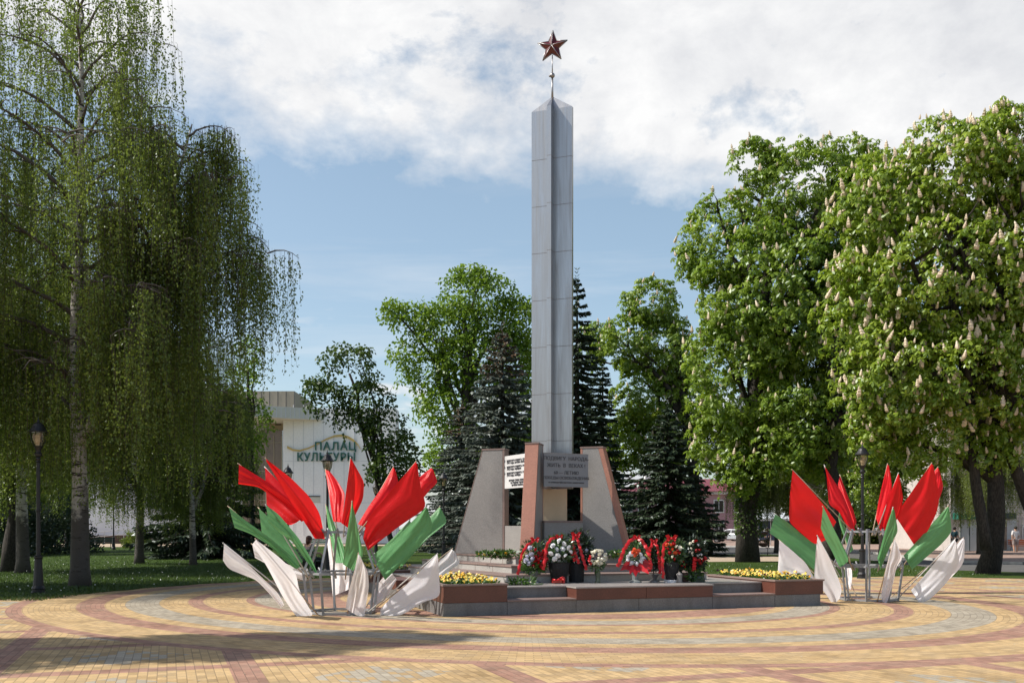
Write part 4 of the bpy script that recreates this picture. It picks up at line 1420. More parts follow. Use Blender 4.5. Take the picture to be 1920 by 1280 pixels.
# --- chestnuts
CG = 'flowering chestnut trees'
cb_ = G(1402, 1053)
broad_tree('chestnut_tree', 'dense dark green flowering chestnut with ivy on its straight trunk', 'chestnut', cb_, 46.5,
    [(1510, 350, 112, 102), (1375, 445, 108, 105, .5), (1450, 560, 160, 150, -1), (1385, 690, 112, 150, -.5), (1480, 790, 110, 110, -1.5), (1600, 420, 90, 130, .5), (1590, 640, 90, 190, 0), (1400, 878, 62, 52, -.8), (1345, 830, 60, 60, 0), (1300, 480, 38, 42, 0), (1420, 300, 50, 45), (1635, 370, 72, 105, 1), (1605, 300, 48, 48, .5)],
    2100, 12, .235, m_lchest, .50, (1440, 420, 46.5), blossom=.42, group=CG, spread=.62, bh=.30, br=.085, seed=21, nl=26)
cb2 = G(1850, 1074)
broad_tree('chestnut_tree', 'yellow green chestnut crowded with cream blossom candles, dark forked trunk', 'chestnut', cb2, 34.5,
    [(1660, 400, 110, 120), (1795, 325, 125, 118), (1895, 300, 100, 115), (1620, 570, 96, 112, -.4), (1760, 520, 150, 150, -.6), (1890, 520, 120, 160), (1680, 700, 128, 120, -.6), (1645, 785, 66, 62, -.4), (1800, 700, 130, 120, -.8), (1920, 720, 110, 120), (1735, 840, 66, 52, -.3), (2000, 470, 130, 250), (1870, 240, 45, 45), (1745, 265, 40, 50), (2060, 720, 120, 160), (1860, 830, 60, 45, 0)],
    2700, 11, .20, m_lchest2, .36, (1888, 640, 34.5), blossom=1.0, group=CG, spread=.5, bh=.30, br=.080, seed=22, nl=30, fork=.4, stems=[([(1850, 1030), (1843, 975), (1829, 920), (1826, 860), (1815, 770), (1800, 640)], .21, .11), ([(1935, 960, .5), (1912, 900, .4), (1893, 845, .3), (1876, 780, .2)], .24, .16)])
broad_tree('chestnut_tree', 'smaller round chestnut farther back, between the spruces and the dense chestnut', 'chestnut', G(1322, 1037), 64,
    [(1222, 565, 58, 52), (1185, 640, 62, 62), (1252, 660, 58, 80), (1208, 740, 66, 70), (1245, 830, 60, 66), (1175, 820, 40, 60), (1300, 760, 50, 110), (1120, 640, 40, 46, 5)],
    900, 12, .27, m_lchest, .45, (1262, 600, 64), blossom=.4, group=CG, spread=.62, bh=.28, br=.085, seed=23, nl=14)
broad_tree('chestnut_tree', 'shaded chestnut whose two dark trunks stand behind the farther flag stand', 'chestnut', Vector((14.2, 44.0, 0)), 44,
    [(1560, 620, 130, 170, 2), (1650, 700, 130, 150, 2), (1540, 800, 100, 90, 1), (1700, 560, 140, 160, 3)],
    700, 12, .27, m_lchest, .42, (1572, 560, 44), blossom=.3, group=CG, spread=.62, bh=.34, br=.10, seed=24, nl=12)
ch4 = bpy.data.objects['chestnut_tree.003']
ch1 = bpy.data.objects['chestnut_tree']
ch3 = bpy.data.objects['chestnut_tree.002']
copy_tree(ch4, Vector((-18.6, 36.6, 0)), 1.2, .72, 'broad tree with thick dark trunk at the frame edge, behind the lamp', 'dark trees behind the birches')
copy_tree(ch1, Vector((-15.9, 12.0, 0)), .4, .60, 'tree outside the frame shading the foreground paving', 'dark trees behind the birches')
for (px_, Y_, rz_, s_, lab_) in ((-40, 58, .5, .62, 'dark broad tree at the very frame edge behind the birches'), (70, 66, 2.5, .62, 'dark broad tree behind the lamp pole, deep in the shade'), (130, 72, 4.0, .60, 'dark broad tree just past the lamp, before the palace side wall')):
    copy_tree(ch4, Vector(((px_ - CX) / F * Y_, Y_, 0)), rz_, s_, lab_, 'dark trees behind the birches')
for (px_, Y_, rz_, s_, lab_) in ((1505, 66, 1.5, .60, 'dark tree across the road behind the wide red flag'), (1655, 60, 3.6, .55, 'dark tree behind the street lamp of the farther stand'), (1730, 78, 5.0, .70, 'dark tree closing the gap before the pale building')):
    copy_tree(ch4, Vector(((px_ - CX) / F * Y_, Y_, 0)), rz_, s_, lab_, 'dark trees across the road')
# second trunk of that tree, and dark stems seen between the flags
# --- linden, maple and friends
broad_tree('linden_tree', 'tall light green linden rising behind the blue spruce', 'linden', Vector((-3.8, 78, 0)), 76,
    [(895, 560, 80, 62), (962, 600, 48, 58), (850, 612, 82, 56), (775, 595, 52, 34), (905, 665, 92, 62), (808, 690, 68, 40), (830, 760, 58, 46), (960, 670, 50, 80), (740, 580, 24, 20), (880, 520, 40, 28), (760, 660, 36, 22), (960, 760, 60, 80), (870, 850, 80, 70)],
    1700, 17, .30, m_llind, .45, (870, 600, 76), kind='oval', bark=m_barkg, spread=.85, seed=31, nl=26, group='trees behind the monument')
broad_tree('maple_tree', 'dark open maple leaning before the white building', 'maple', Vector((-6.6, 57, 0)), 55,
    [(648, 672, 52, 36), (612, 742, 46, 36), (690, 745, 50, 42), (668, 785, 44, 28), (725, 805, 48, 40), (718, 862, 44, 42), (590, 722, 24, 22), (745, 850, 40, 50, 1), (690, 690, 26, 28), (765, 880, 26, 30)],
    440, 15, .23, m_lmap, .17, (655, 700, 55), kind='oval', spread=.52, seed=32, nl=24, group='trees behind the monument', fork=.2)
mp_ = broad_tree('maple_tree', 'small bright maple at the edge of the birch strands, before the flat roof', 'maple', Vector((-15.2, 58, 0)), 58,
    [(468, 660, 26, 34), (455, 720, 34, 40), (475, 790, 40, 50), (450, 850, 40, 50), (430, 760, 40, 60)],
    260, 14, .23, m_llind, .18, (465, 690, 58), kind='oval', spread=.5, seed=33, nl=10, group='trees behind the monument')
# --- spruces
SG = 'spruce trees'
s1 = spruce('blue grey spruce with brownish cone-laden top, beside the obelisk pillars', 13.6, 4.7, m_lblue, 41, SG, whorls=36, browntop=True, pw=.72)
s1.location = Vector(((942 - CX) / F * 60, 60, 0))
s2 = spruce('tall dark spruce peeking out behind the steel shaft', 17.3, 4.0, m_lspr, 42, SG, whorls=36)
s2.location = Vector(((1082 - CX) / F * 62, 62, 0))
s3 = spruce('low wide dark spruce before the pink house', 8.6, 4.2, m_lspr, 43, SG, whorls=26, z0=.2)
s3.location = Vector(((1252 - CX) / F * 57, 57, 0))
s4 = copy_tree(s3, Vector(((388 - CX) / F * 53, 53, 0)), 1.0, (1.0, 1.0, 1.25), 'black shaded spruce on the lawn under the birch strands', SG)
copy_tree(s2, Vector(((1130 - CX) / F * 70, 70, 0)), 2.0, (.9, .9, .78), 'dark spruce filling the gap before the smaller chestnut', SG)
copy_tree(s1, Vector(((865 - CX) / F * 66, 66, 0)), 2.6, (.8, .8, .72), 'shorter blue spruce behind the plaque pillar', SG)
# --- far wood closing the view
fw = broad_tree('distant_wood', 'far-off dark green wood closing the view beyond the road', 'wood', Vector((0, 150, 0)), 150,
    [(-100, 880, 160, 130), (80, 900, 130, 120), (180, 860, 90, 110), (1000, 880, 130, 90), (1560, 880, 70, 75), (1640, 870, 90, 100), (1760, 850, 110, 120), (1480, 860, 60, 70), (2000, 850, 200, 140)],
    4600, 11, .95, m_lmap, .3, (1000, 940, 150), kind='oval', spread=1.9, seed=51, nl=10)
fw['kind'] = 'stuff'
# ivy climbing the straight chestnut trunk
rng = np.random.default_rng(88)
nI = 2600
th_ = rng.uniform(0, 2 * PI, nI)
zI = 1.2 + 4.2 * rng.random(nI) ** .8
rI = .46 + .16 * rng.random(nI) + .10 * np.sin(zI * 2.3 + th_)
CI = np.stack([cb_.x + .10 + rI * np.cos(th_), cb_.y + rI * np.sin(th_), zI], 1)
DI = unit(np.stack([np.cos(th_), np.sin(th_), rng.uniform(-1.4, -.2, nI)], 1) + rng.normal(0, .35, (nI, 3)))
quads_object('ivy', leaf_quads(CI, DI, rand_dirs(nI), rng.uniform(.10, .2, nI), rng.uniform(.07, .12, nI)), m_lmap, ch1)['kind'] = 'stuff'
# bush
def bush(label, loc, r, h, leafm, seed):
    random.seed(seed)
    global rng
    rng = np.random.default_rng(seed)
    root = thing('bush', label, 'bush', loc)
    n = 2600 if r < 2 else 6500
    d = rand_dirs(n)
    d[:, 2] = np.abs(d[:, 2])
    C = d * np.array([r, r, h]) * (rng.uniform(.5, 1, n) ** .5)[:, None] * (1 + .2 * np.sin(d[:, 0] * 9 + d[:, 2] * 7))[:, None]
    V = leaf_quads(C + np.array(loc), unit(d + rng.normal(0, .5, (n, 3)) + [0, 0, .4]), rand_dirs(n), rng.uniform(.1, .2, n) * max(1, r / 1.8), rng.uniform(.05, .08, n) * max(1, r / 1.5))
    quads_object('foliage', V, leafm, root)
    b = MB()
    for k in range(7):
        a = k * .9
        b.tube([loc, Vector(loc) + Vector((math.cos(a) * r * .6, math.sin(a) * r * .6, h * .8))], [.03, .008], 5)
    b.build('stems', m_bark, root)
bush('round yellow green bush on the lawn before the brown ramp wall', G(257, 1027), 1.15, 1.35, m_lbush, 61)
for px_, r_, h_ in ((1560, 4.5, 4.2), (1630, 4.2, 5.0), (1700, 4.6, 4.4)):
    bush('%s dark clipped shrub mass beyond the road' % {1560: 'lower', 1630: 'tallest', 1700: 'broadest'}[px_], Vector(((px_ - CX) / F * 97, 97, 0)), r_, h_, m_lmap, 70 + px_)
for px_, Y_, nm_ in ((-35, 56, 'dark shrub mass at the frame edge under the birches'), (28, 60, 'dark shrub mass behind the twin dark trunks'), (100, 64, 'dark shrub mass between lamp pole and forked birch')):
    bush(nm_, Vector(((px_ - CX) / F * Y_, Y_, 0)), 2.6, 3.4, m_lspr, 90 + int(Y_))
bush('dark low shrub at the foot of the pink house wall', Vector((21.0, 112, 0)), 1.6, 3.2, m_lmap, 62)
# ---------------------------------------------------------------- street lamps
m_iron = mat('black_iron', (0.018, 0.018, 0.020), 0.45, 0.3, 6, metal=0.2, spec=0.5)
m_lglass = mat('lamp_glass', (0.36, 0.33, 0.27), 0.15, 0.2, 6, spec=0.6)
m_bulb = mat('lamp_core', (0.70, 0.60, 0.42), 0.4, 0.1, 6)
def glass_mat():
    m, t, out = newmat('clear_globe')
    g_ = t.n('ShaderNodeBsdfGlossy')
    g_.inputs['Roughness'].default_value = .08
    tr = t.n('ShaderNodeBsdfTransparent')
    tr.inputs[0].default_value = (.70, .66, .58, 1)
    mx = t.n('ShaderNodeMixShader')
    mx.inputs[0].default_value = .16
    t.l(tr.outputs[0], mx.inputs[1])
    t.l(g_.outputs[0], mx.inputs[2])
    t.l(mx.outputs[0], out.inputs[0])
    return m
m_globe = glass_mat()
LG = 'black globe street lamps'
def lamp(label):
    root = thing('street_lamp', label, 'street lamp', (0, 0, 0), LG)
    b = MB()
    b.lathe([(.17, 0), (.17, .05), (.145, .07), (.145, .12), (.16, .14), (.125, .20), (.10, .55), (.085, .85), (.10, .88), (.10, .92), (.06, .95)], 16)
    b.build('base', m_iron, root, smooth=False)
    b = MB()
    b.lathe([(.052, .95), (.047, 2.0), (.06, 2.02), (.06, 2.05), (.047, 2.07), (.042, 3.2), (.06, 3.22), (.045, 3.25), (.06, 3.29), (.045, 3.33), (.075, 3.36), (.085, 3.42), (.055, 3.46), (.06, 3.5), (.095, 3.58), (.11, 3.6)], 14)
    b.build('pole', m_iron, root, smooth=False)
    b = MB()
    b.lathe([(.095, 3.602), (.15, 3.72), (.175, 3.85), (.18, 3.95)], 18, cap=False)
    b.build('globe', m_globe, root, smooth=True)
    b = MB()
    b.lathe([(.05, 3.603), (.055, 3.66), (.03, 3.68)], 10)
    b.lathe([(.06, 3.681), (.068, 3.70), (.068, 3.85), (.055, 3.87)], 10)
    b.build('lamp_core', m_bulb, root)
    b = MB()
    b.lathe([(.225, 3.935), (.235, 3.952), (.20, 3.99), (.145, 4.07), (.12, 4.13), (.07, 4.17), (.035, 4.19), (.03, 4.22), (.012, 4.27), (.004, 4.34)], 18)
    for k in range(4):
        a = PI / 4 + k * PI / 2
        b.tube([(.10 * math.cos(a), .10 * math.sin(a), 3.60), (.165 * math.cos(a), .165 * math.sin(a), 3.73), (.19 * math.cos(a), .19 * math.sin(a), 3.94)], .009, 5)
    b.build('cap', m_iron, root, smooth=False)
    return root
l1 = lamp('black globe street lamp on the lawn edge before the birches')
l1.location = G(72, 1113)
for px, Y, lab in ((614, 34.4, 'black globe street lamp right behind the nearer flag stand'), (1617, 31.5, 'black globe street lamp behind the farther flag stand'), (540, 41.7, 'black street lamp before the recess of the white building'),
                   (705, 57.0, 'small distant street lamp among the maple leaves'), (832, 46.5, 'street lamp standing at the blue spruce'), (213, 74.0, 'thin distant street lamp beside the empty lawn bench')):
    copy_tree(l1, Vector(((px - CX) / F * Y, Y, 0)), label=lab)

# ---------------------------------------------------------------- palace of culture
m_wht = mat('white_render', (0.87, 0.865, 0.87), 0.85, 0.08, .5, fine=(0.06, 6))
m_wht2 = mat('lilac_white_panels', (0.66, 0.66, 0.70), 0.8, 0.1, .4)
m_fas = mat('fascia_panels', (0.60, 0.59, 0.53), 0.7, 0.12, .6)
m_roofb = mat('taupe_cladding', (0.30, 0.265, 0.20), 0.7, 0.15, .7)
m_beige = mat('beige_render', (0.62, 0.48, 0.33), 0.8, 0.12, .6)
m_brw = mat('brown_brick', (0.13, 0.075, 0.06), 0.9, 0.3, .8, fine=(0.3, 8))
m_dwin = mat('dark_glass', (0.06, 0.055, 0.05), 0.12, 0.4, .6, spec=0.6)
m_brwin = mat('bronze_glass', (0.20, 0.145, 0.11), 0.2, 0.3, .6, spec=0.6)
m_sgn = mat('sign_green', (0.035, 0.14, 0.11), 0.5, 0.1, 3)
m_sgy = mat('sign_gold', (0.60, 0.43, 0.14), 0.5, 0.1, 3)
m_rail = mat('rail_steel', (0.45, 0.45, 0.47), 0.4, 0.1, 3, metal=0.5)
YB = 100.0
pal = thing('culture_palace', 'white flat-roofed culture palace with green lettering and a golden wave', 'building', ((610 - CX) / F * YB, YB, 0))
def bx(px0, px1, py0, py1, Y, depth, mm, name, parent, gap=0.0):
    a, c = W(px0, py1, Y), W(px1, py0, Y)
    b = MB()
    b.box(((a.x + c.x) / 2, Y + depth / 2, (a.z + c.z) / 2), (c.x - a.x, depth, c.z - a.z))
    return b.build(name, mm, parent)
wall = bx(531, 742, 765, 1018, YB, 3, m_wht, 'letter_wall', pal)
b = MB()
for i in range(1, 8):                                    # thin vertical panel joints
    p = W(531 + i * 19, 900, YB)
    b.box((p.x, YB - .01, 7.5), (.05, .02, 13.2))
for z in (4.2, 8.4):
    b.box(((636 - CX) / F * YB, YB - .008, z), (11, .016, .04))
b.build('panel_joint', m_wht2, wall)
bx(120, 531, 775, 1003, YB + 4.5, 12, m_wht2, 'side_wall', pal)
bx(120, 531, 1003, 1019, YB + 3.2, 13.0, m_brw, 'basement', pal)
# recess between side wall and letter wall
bx(506, 530.5, 788, 1016, YB + 3.0, 1.2, m_beige, 'recess_wall', pal)
fr_ = bx(455, 529, 806, 1016, YB + 2.4, .5, m_brwin, 'stair_window', pal)
b = MB()
for i in range(6):
    p = W(455 + i * 14.6, 900, YB + 2.35)
    b.box((p.x, YB + 2.37, 5.6), (.10, .06, 11.2))
for i in range(4):
    b.box((W(492, 900, YB + 2.3).x, YB + 2.36, 1.5 + i * 3), (4.0, .05, .08))
b.build('mullion', m_roofb, fr_)
bx(516, 527, 790, 797, YB + 2.9, .2, m_brwin, 'vent', pal)
# fascia running back along the roof
fa = Vector(W(430, 900, YB - 4.5))
fb = Vector(W(603, 900, YB - .35))
d = (fb - fa)
d.z = 0
nn = Vector((-d.y, d.x, 0)).normalized() * 8
b = MB()
z1, z0 = W(603, 768, YB).z, W(603, 788, YB).z
b.prism([(fa.x, fa.y), (fb.x, fb.y), (fb.x + nn.x, fb.y + nn.y), (fa.x + nn.x, fa.y + nn.y)], z0, z1 + .05)
fas = b.build('fascia', m_fas, pal)
b = MB()
for i in range(1, 20):
    q = fa + d * (i / 20)
    o_ = Vector((d.y, -d.x, 0)).normalized() * .012
    b.box((q.x + o_.x, q.y + o_.y, (z0 + z1) / 2), (.05, .03, z1 - z0 - .1), math.atan2(d.y, d.x))
b.build('fascia_joint', m_wht2, fas)
rb = bx(365, 552, 733, 768, YB + 8, 10, m_roofb, 'roof_block', pal)
b = MB()
for i in range(12):
    p = W(552 - i * 15.5, 750, YB + 8)
    b.box((p.x, YB + 7.985, W(0, 750, YB + 8).z), (.06, .03, W(0, 734, YB + 8).z - W(0, 767, YB + 8).z))
b.build('roof_joint', m_dwin, rb)
bx(578, 600, 931, 942, YB - .06, .1, m_fas, 'wall_plate', pal)
bx(578, 600, 929, 931, YB - .10, .12, m_dwin, 'ledge', pal)
# green lettering and golden wave
def letters(txt, px0, px1, py0, py1, Y, mm, parent, name='lettering'):
    cu = bpy.data.curves.new(name, 'FONT')
    cu.body = txt
    cu.align_x = 'LEFT'
    cu.size = 1.0
    cu.extrude = .06
    cu.offset = .018
    cu.space_character = 1.12
    cu.materials.append(mm)
    o = bpy.data.objects.new(name, cu)
    COL.objects.link(o)
    attach(o, parent)
    bpy.context.view_layer.update()
    a, c = W(px0, py1, Y), W(px1, py0, Y)
    xs = [v[0] for v in o.bound_box]
    zs_ = [v[1] for v in o.bound_box]
    sx = (c.x - a.x) / max(1e-3, max(xs) - min(xs))
    sz = (c.z - a.z) / max(1e-3, max(zs_) - min(zs_))
    o.scale = (sx, sz, 1)
    o.rotation_euler = (PI / 2, 0, 0)
    o.location = (a.x - min(xs) * sx, Y - .12, a.z - min(zs_) * sz)
    return text_to_mesh(o)
letters('ПАЛАЦ', 591, 668, 828, 847, YB, m_sgn, pal)
letters('КУЛЬТУРЫ', 558, 666, 848, 864, YB, m_sgn, pal)
b = MB()
wave = [(539, 838, 5), (549, 843, 3.6), (562, 844.5, 2.6), (578, 840, 2.2), (595, 832, 2.0), (612, 823, 2.2), (628, 817, 3.0), (642, 816, 4.2), (654, 820, 5.0), (664, 826, 4.6), (672, 834, 3), (676, 842, 1.2)]
vs = []
for px, py, th in wave:
    for yy, off in ((YB - .16, 0), (YB - .06, 0)):
        vs += [W(px, py - th / 2, YB) * 1.0 + Vector((0, yy - YB, 0)), W(px, py + th / 2, YB) + Vector((0, yy - YB, 0))]
fs = []
for i in range(len(wave) - 1):
    o0, o1 = i * 4, (i + 1) * 4
    fs += [(o0, o1, o1 + 1, o0 + 1), (o0 + 2, o0 + 3, o1 + 3, o1 + 2), (o0, o0 + 2, o1 + 2, o1), (o0 + 1, o1 + 1, o1 + 3, o0 + 3)]
b.add(vs, fs)
b.build('golden_wave', m_sgy, pal)
# ramp with handrail along the brown basement
ramp = thing('ramp_railing', 'grey handrail climbing along the brown basement wall', 'railing', ((250 - CX) / F * 98, 98, 0))
b = MB()
for k, (dz) in enumerate((0, .45)):
    b.tube([W(150, 1000 - dz * 0, 98) + Vector((0, 0, -dz)), W(240, 992, 98) + Vector((0, 0, -dz)), W(330, 981, 98) + Vector((0, 0, -dz))], .035, 6)
b.build('rail', m_rail, ramp)
for i in range(10):
    px = 160 + i * 18
    pyt = 999 - i * 1.95
    b = MB()
    t_ = W(px, pyt, 98)
    b.tube([(t_.x, 98, .0), (t_.x, 98, t_.z)], .03, 6)
    b.build('post', m_rail, ramp)

# ---------------------------------------------------------------- pink house
m_pink = mat('pink_render', (0.46, 0.275, 0.295), 0.85, 0.12, .5)
m_roof = mat('maroon_metal_roof', (0.20, 0.045, 0.062), 0.5, 0.25, .8)
m_wf = mat('white_frame', (0.72, 0.72, 0.70), 0.6, 0.06, 2)
YH = 124.0
ph = thing('pink_house', 'two storey pink house with maroon metal roof behind the parked cars', 'house', ((1290 - CX) / F * YH, YH, 0))
wl = bx(1165, 1412, 925, 1017, YH, 10, m_pink, 'wall', ph)
bx(1160, 1416, 921, 926, YH - .5, 11, m_wf, 'cornice', ph)
a, c = W(1156, 921, YH), W(1419, 921, YH)
zr = W(0, 894, YH).z
b = MB()
ov = .7
b.add([(a.x, YH - 1, a.z), (c.x, YH - 1, a.z), (c.x, YH + 11, a.z), (a.x, YH + 11, a.z), (a.x + 4.5, YH + 5, zr), (c.x - 4.5, YH + 5, zr)], [(0, 1, 5, 4), (1, 2, 5), (2, 3, 4, 5), (3, 0, 4), (3, 2, 1, 0)])
rf = b.build('roof', m_roof, ph)
b = MB()
for i in range(30):
    f_ = (i + .5) / 30
    x = a.x + (c.x - a.x) * f_
    xt = min(max(x, a.x + 4.5), c.x - 4.5)
    b.tube([(x, YH - 1.0, a.z + .04), (xt if a.x + 4.5 <= x <= c.x - 4.5 else (x + xt) / 2, YH + 5 if a.x + 4.5 <= x <= c.x - 4.5 else YH + 2, zr + .03 if a.x + 4.5 <= x <= c.x - 4.5 else (a.z + zr) / 2 + .03)], .05, 4)
b.build('roof_seam', m_roof, rf)
for px in (1210, 1300, 1380):
    ch = bx(px, px + 9, 889, 905, YH + 3.5, 1.4, m_wf, 'dormer', rf)
def window(px0, px1, py0, py1, Y, parent):
    f_ = bx(px0, px1, py0, py1, Y - .08, .12, m_wf, 'window', parent)
    w_ = (px1 - px0)
    for k in range(2):
        bx(px0 + w_ * (.10 + .43 * k), px0 + w_ * (.47 + .43 * k), py0 + 2.2, py1 - 2.2, Y - .10, .04, m_dwin, 'pane', f_)
    return f_
for px in (1196, 1232, 1276, 1338, 1376):
    window(px, px + 20, 936, 961, YH, ph)
    window(px, px + 20, 979, 1003, YH, ph)
by = bx(1166, 1186, 927, 1017, YH - 1.8, 1.8, m_wf, 'bay', ph)
for py in (935, 975):
    bx(1170, 1174, py, py + 24, YH - 1.85, .04, m_dwin, 'bay_pane', by)
    bx(1178, 1182.5, py, py + 24, YH - 1.85, .04, m_dwin, 'bay_pane', by)
bx(1164, 1188, 964, 969, YH - 2.0, 2.0, m_wf, 'bay_band', by)

# ---------------------------------------------------------------- pale building with green sign
m_conc = mat('pale_concrete', (0.52, 0.475, 0.44), 0.9, 0.12, .5, fine=(.08, 5))
m_joint = mat('panel_joint_grey', (0.38, 0.35, 0.33), 0.9, 0.1, 1)
m_grn = mat('green_signboard', (0.018, 0.17, 0.12), 0.5, 0.15, 1)
m_dgr = mat('dark_signboard', (0.03, 0.045, 0.045), 0.5, 0.15, 1)
m_door = mat('pale_metal_door', (0.50, 0.545, 0.56), 0.5, 0.08, 1)
YR = 66.0
pb = thing('pale_building', 'pale concrete panel building with green signboard and metal doors across the road', 'building', ((1900 - CX) / F * YR, YR, 0))
bw = bx(1782, 2400, 690, 1036, YR, 12, m_conc, 'wall', pb)
b = MB()
for i in range(8):
    p = W(1850 + i * 60, 900, YR)
    b.box((p.x, YR - .006, 5.5), (.05, .012, 10.8))
for py in (970, 940, 905, 862, 800):
    z = W(0, py, YR).z
    b.box((W(2090, py, YR).x, YR - .005, z), (21.5, .010, .05))
b.build('panel_joint', m_joint, bw)
dr = bx(1801, 1842, 973, 1034, YR - .10, .12, m_door, 'entrance', pb)
for px in (1801, 1817.5, 1834):
    bx(px, px + 1.3, 973, 1034, YR - .13, .06, m_dgr, 'door_frame', dr)
bx(1801, 1842, 1033, 1036, YR - .2, .2, m_dgr, 'threshold', dr)
bx(1797, 1843, 961, 973, YR - .9, .85, m_grn, 'signboard', pb)
bx(1875, 1906, 961, 972, YR - .7, .65, m_dgr, 'signboard', pb)
d2 = bx(1868, 1906, 975, 1034, YR - .08, .10, m_door, 'shop_door', pb)
bx(1872, 1888, 978, 1030, YR - .11, .05, m_brwin, 'door_glass', d2)
window(1917, 1945, 985, 1012, YR, pb)
b = MB()
q = W(1884, 946, YR - .4)
b.tube([W(1884, 950, YR), W(1884, 950, YR - .4), q], .03, 6)
b.ball(tuple(W(1883, 943, YR - .4)), .14, 10)
b.build('wall_lamp', m_wht, pb)

# ---------------------------------------------------------------- benches
m_bgreen = mat('bench_green', (0.05, 0.20, 0.12), 0.6, 0.2, 3)
m_bdark = mat('bench_dark_green', (0.022, 0.06, 0.045), 0.6, 0.2, 3)
m_borange = mat('bench_orange', (0.42, 0.12, 0.04), 0.6, 0.2, 3)
def bench(label, loc, rz, mm, group=None, L=1.8):
    root = thing('park_bench', label, 'bench', (0, 0, 0), group)
    for nm, parts in (('seat', [(-.16, .45), (-.02, .46), (.12, .45)]), ('backrest', [(.24, .58), (.27, .70), (.30, .82)])):
        b = MB()
        for y, z in parts:
            b.box((0, y, z), (L, .10 if nm == 'seat' else .03, .03 if nm == 'seat' else .09))
        b.build(nm, mm, root)
    for x in (-L * .4, L * .4):
        b = MB()
        b.tube([(x, -.2, 0), (x, -.18, .43)], .025, 6)
        b.tube([(x, .26, 0), (x, .16, .43), (x, .32, .86)], .022, 6)
        b.tube([(x, -.18, .43), (x, .16, .43)], .022, 6)
        b.build('leg', m_iron, root)
    root.location = loc
    root.rotation_euler = (0, 0, rz)
    return root
bench('dark green bench on the lawn beside the birch trunk', Vector(((192 - CX) / F * 78, 78, 0)), .1, m_bdark, 'park benches', 1.7)
bench('brown and green bench half hidden by the black spruce', Vector(((322 - CX) / F * 80, 80, 0)), -.25, m_bdark, 'park benches', 1.9)
bench('reddish bench next to the yellow green bush', Vector(((288 - CX) / F * 84, 84, 0)), .0, m_brw, 'park benches', 1.5)
bench('sunlit green bench at the end of the lawn beside the blue spruce', Vector(((815 - CX) / F * 74, 74, 0)), .05, m_bgreen, 'park benches', 1.9)
bench('green bench behind the steel frame of the nearer flag stand', Vector(((602 - CX) / F * 72, 72, 0)), .0, m_bgreen, 'park benches', 2.2)
bench('orange bench at the wall behind the standing people', Vector(((1918 - CX) / F * 65, 65, 0)), .0, m_borange, 'park benches', 1.7)

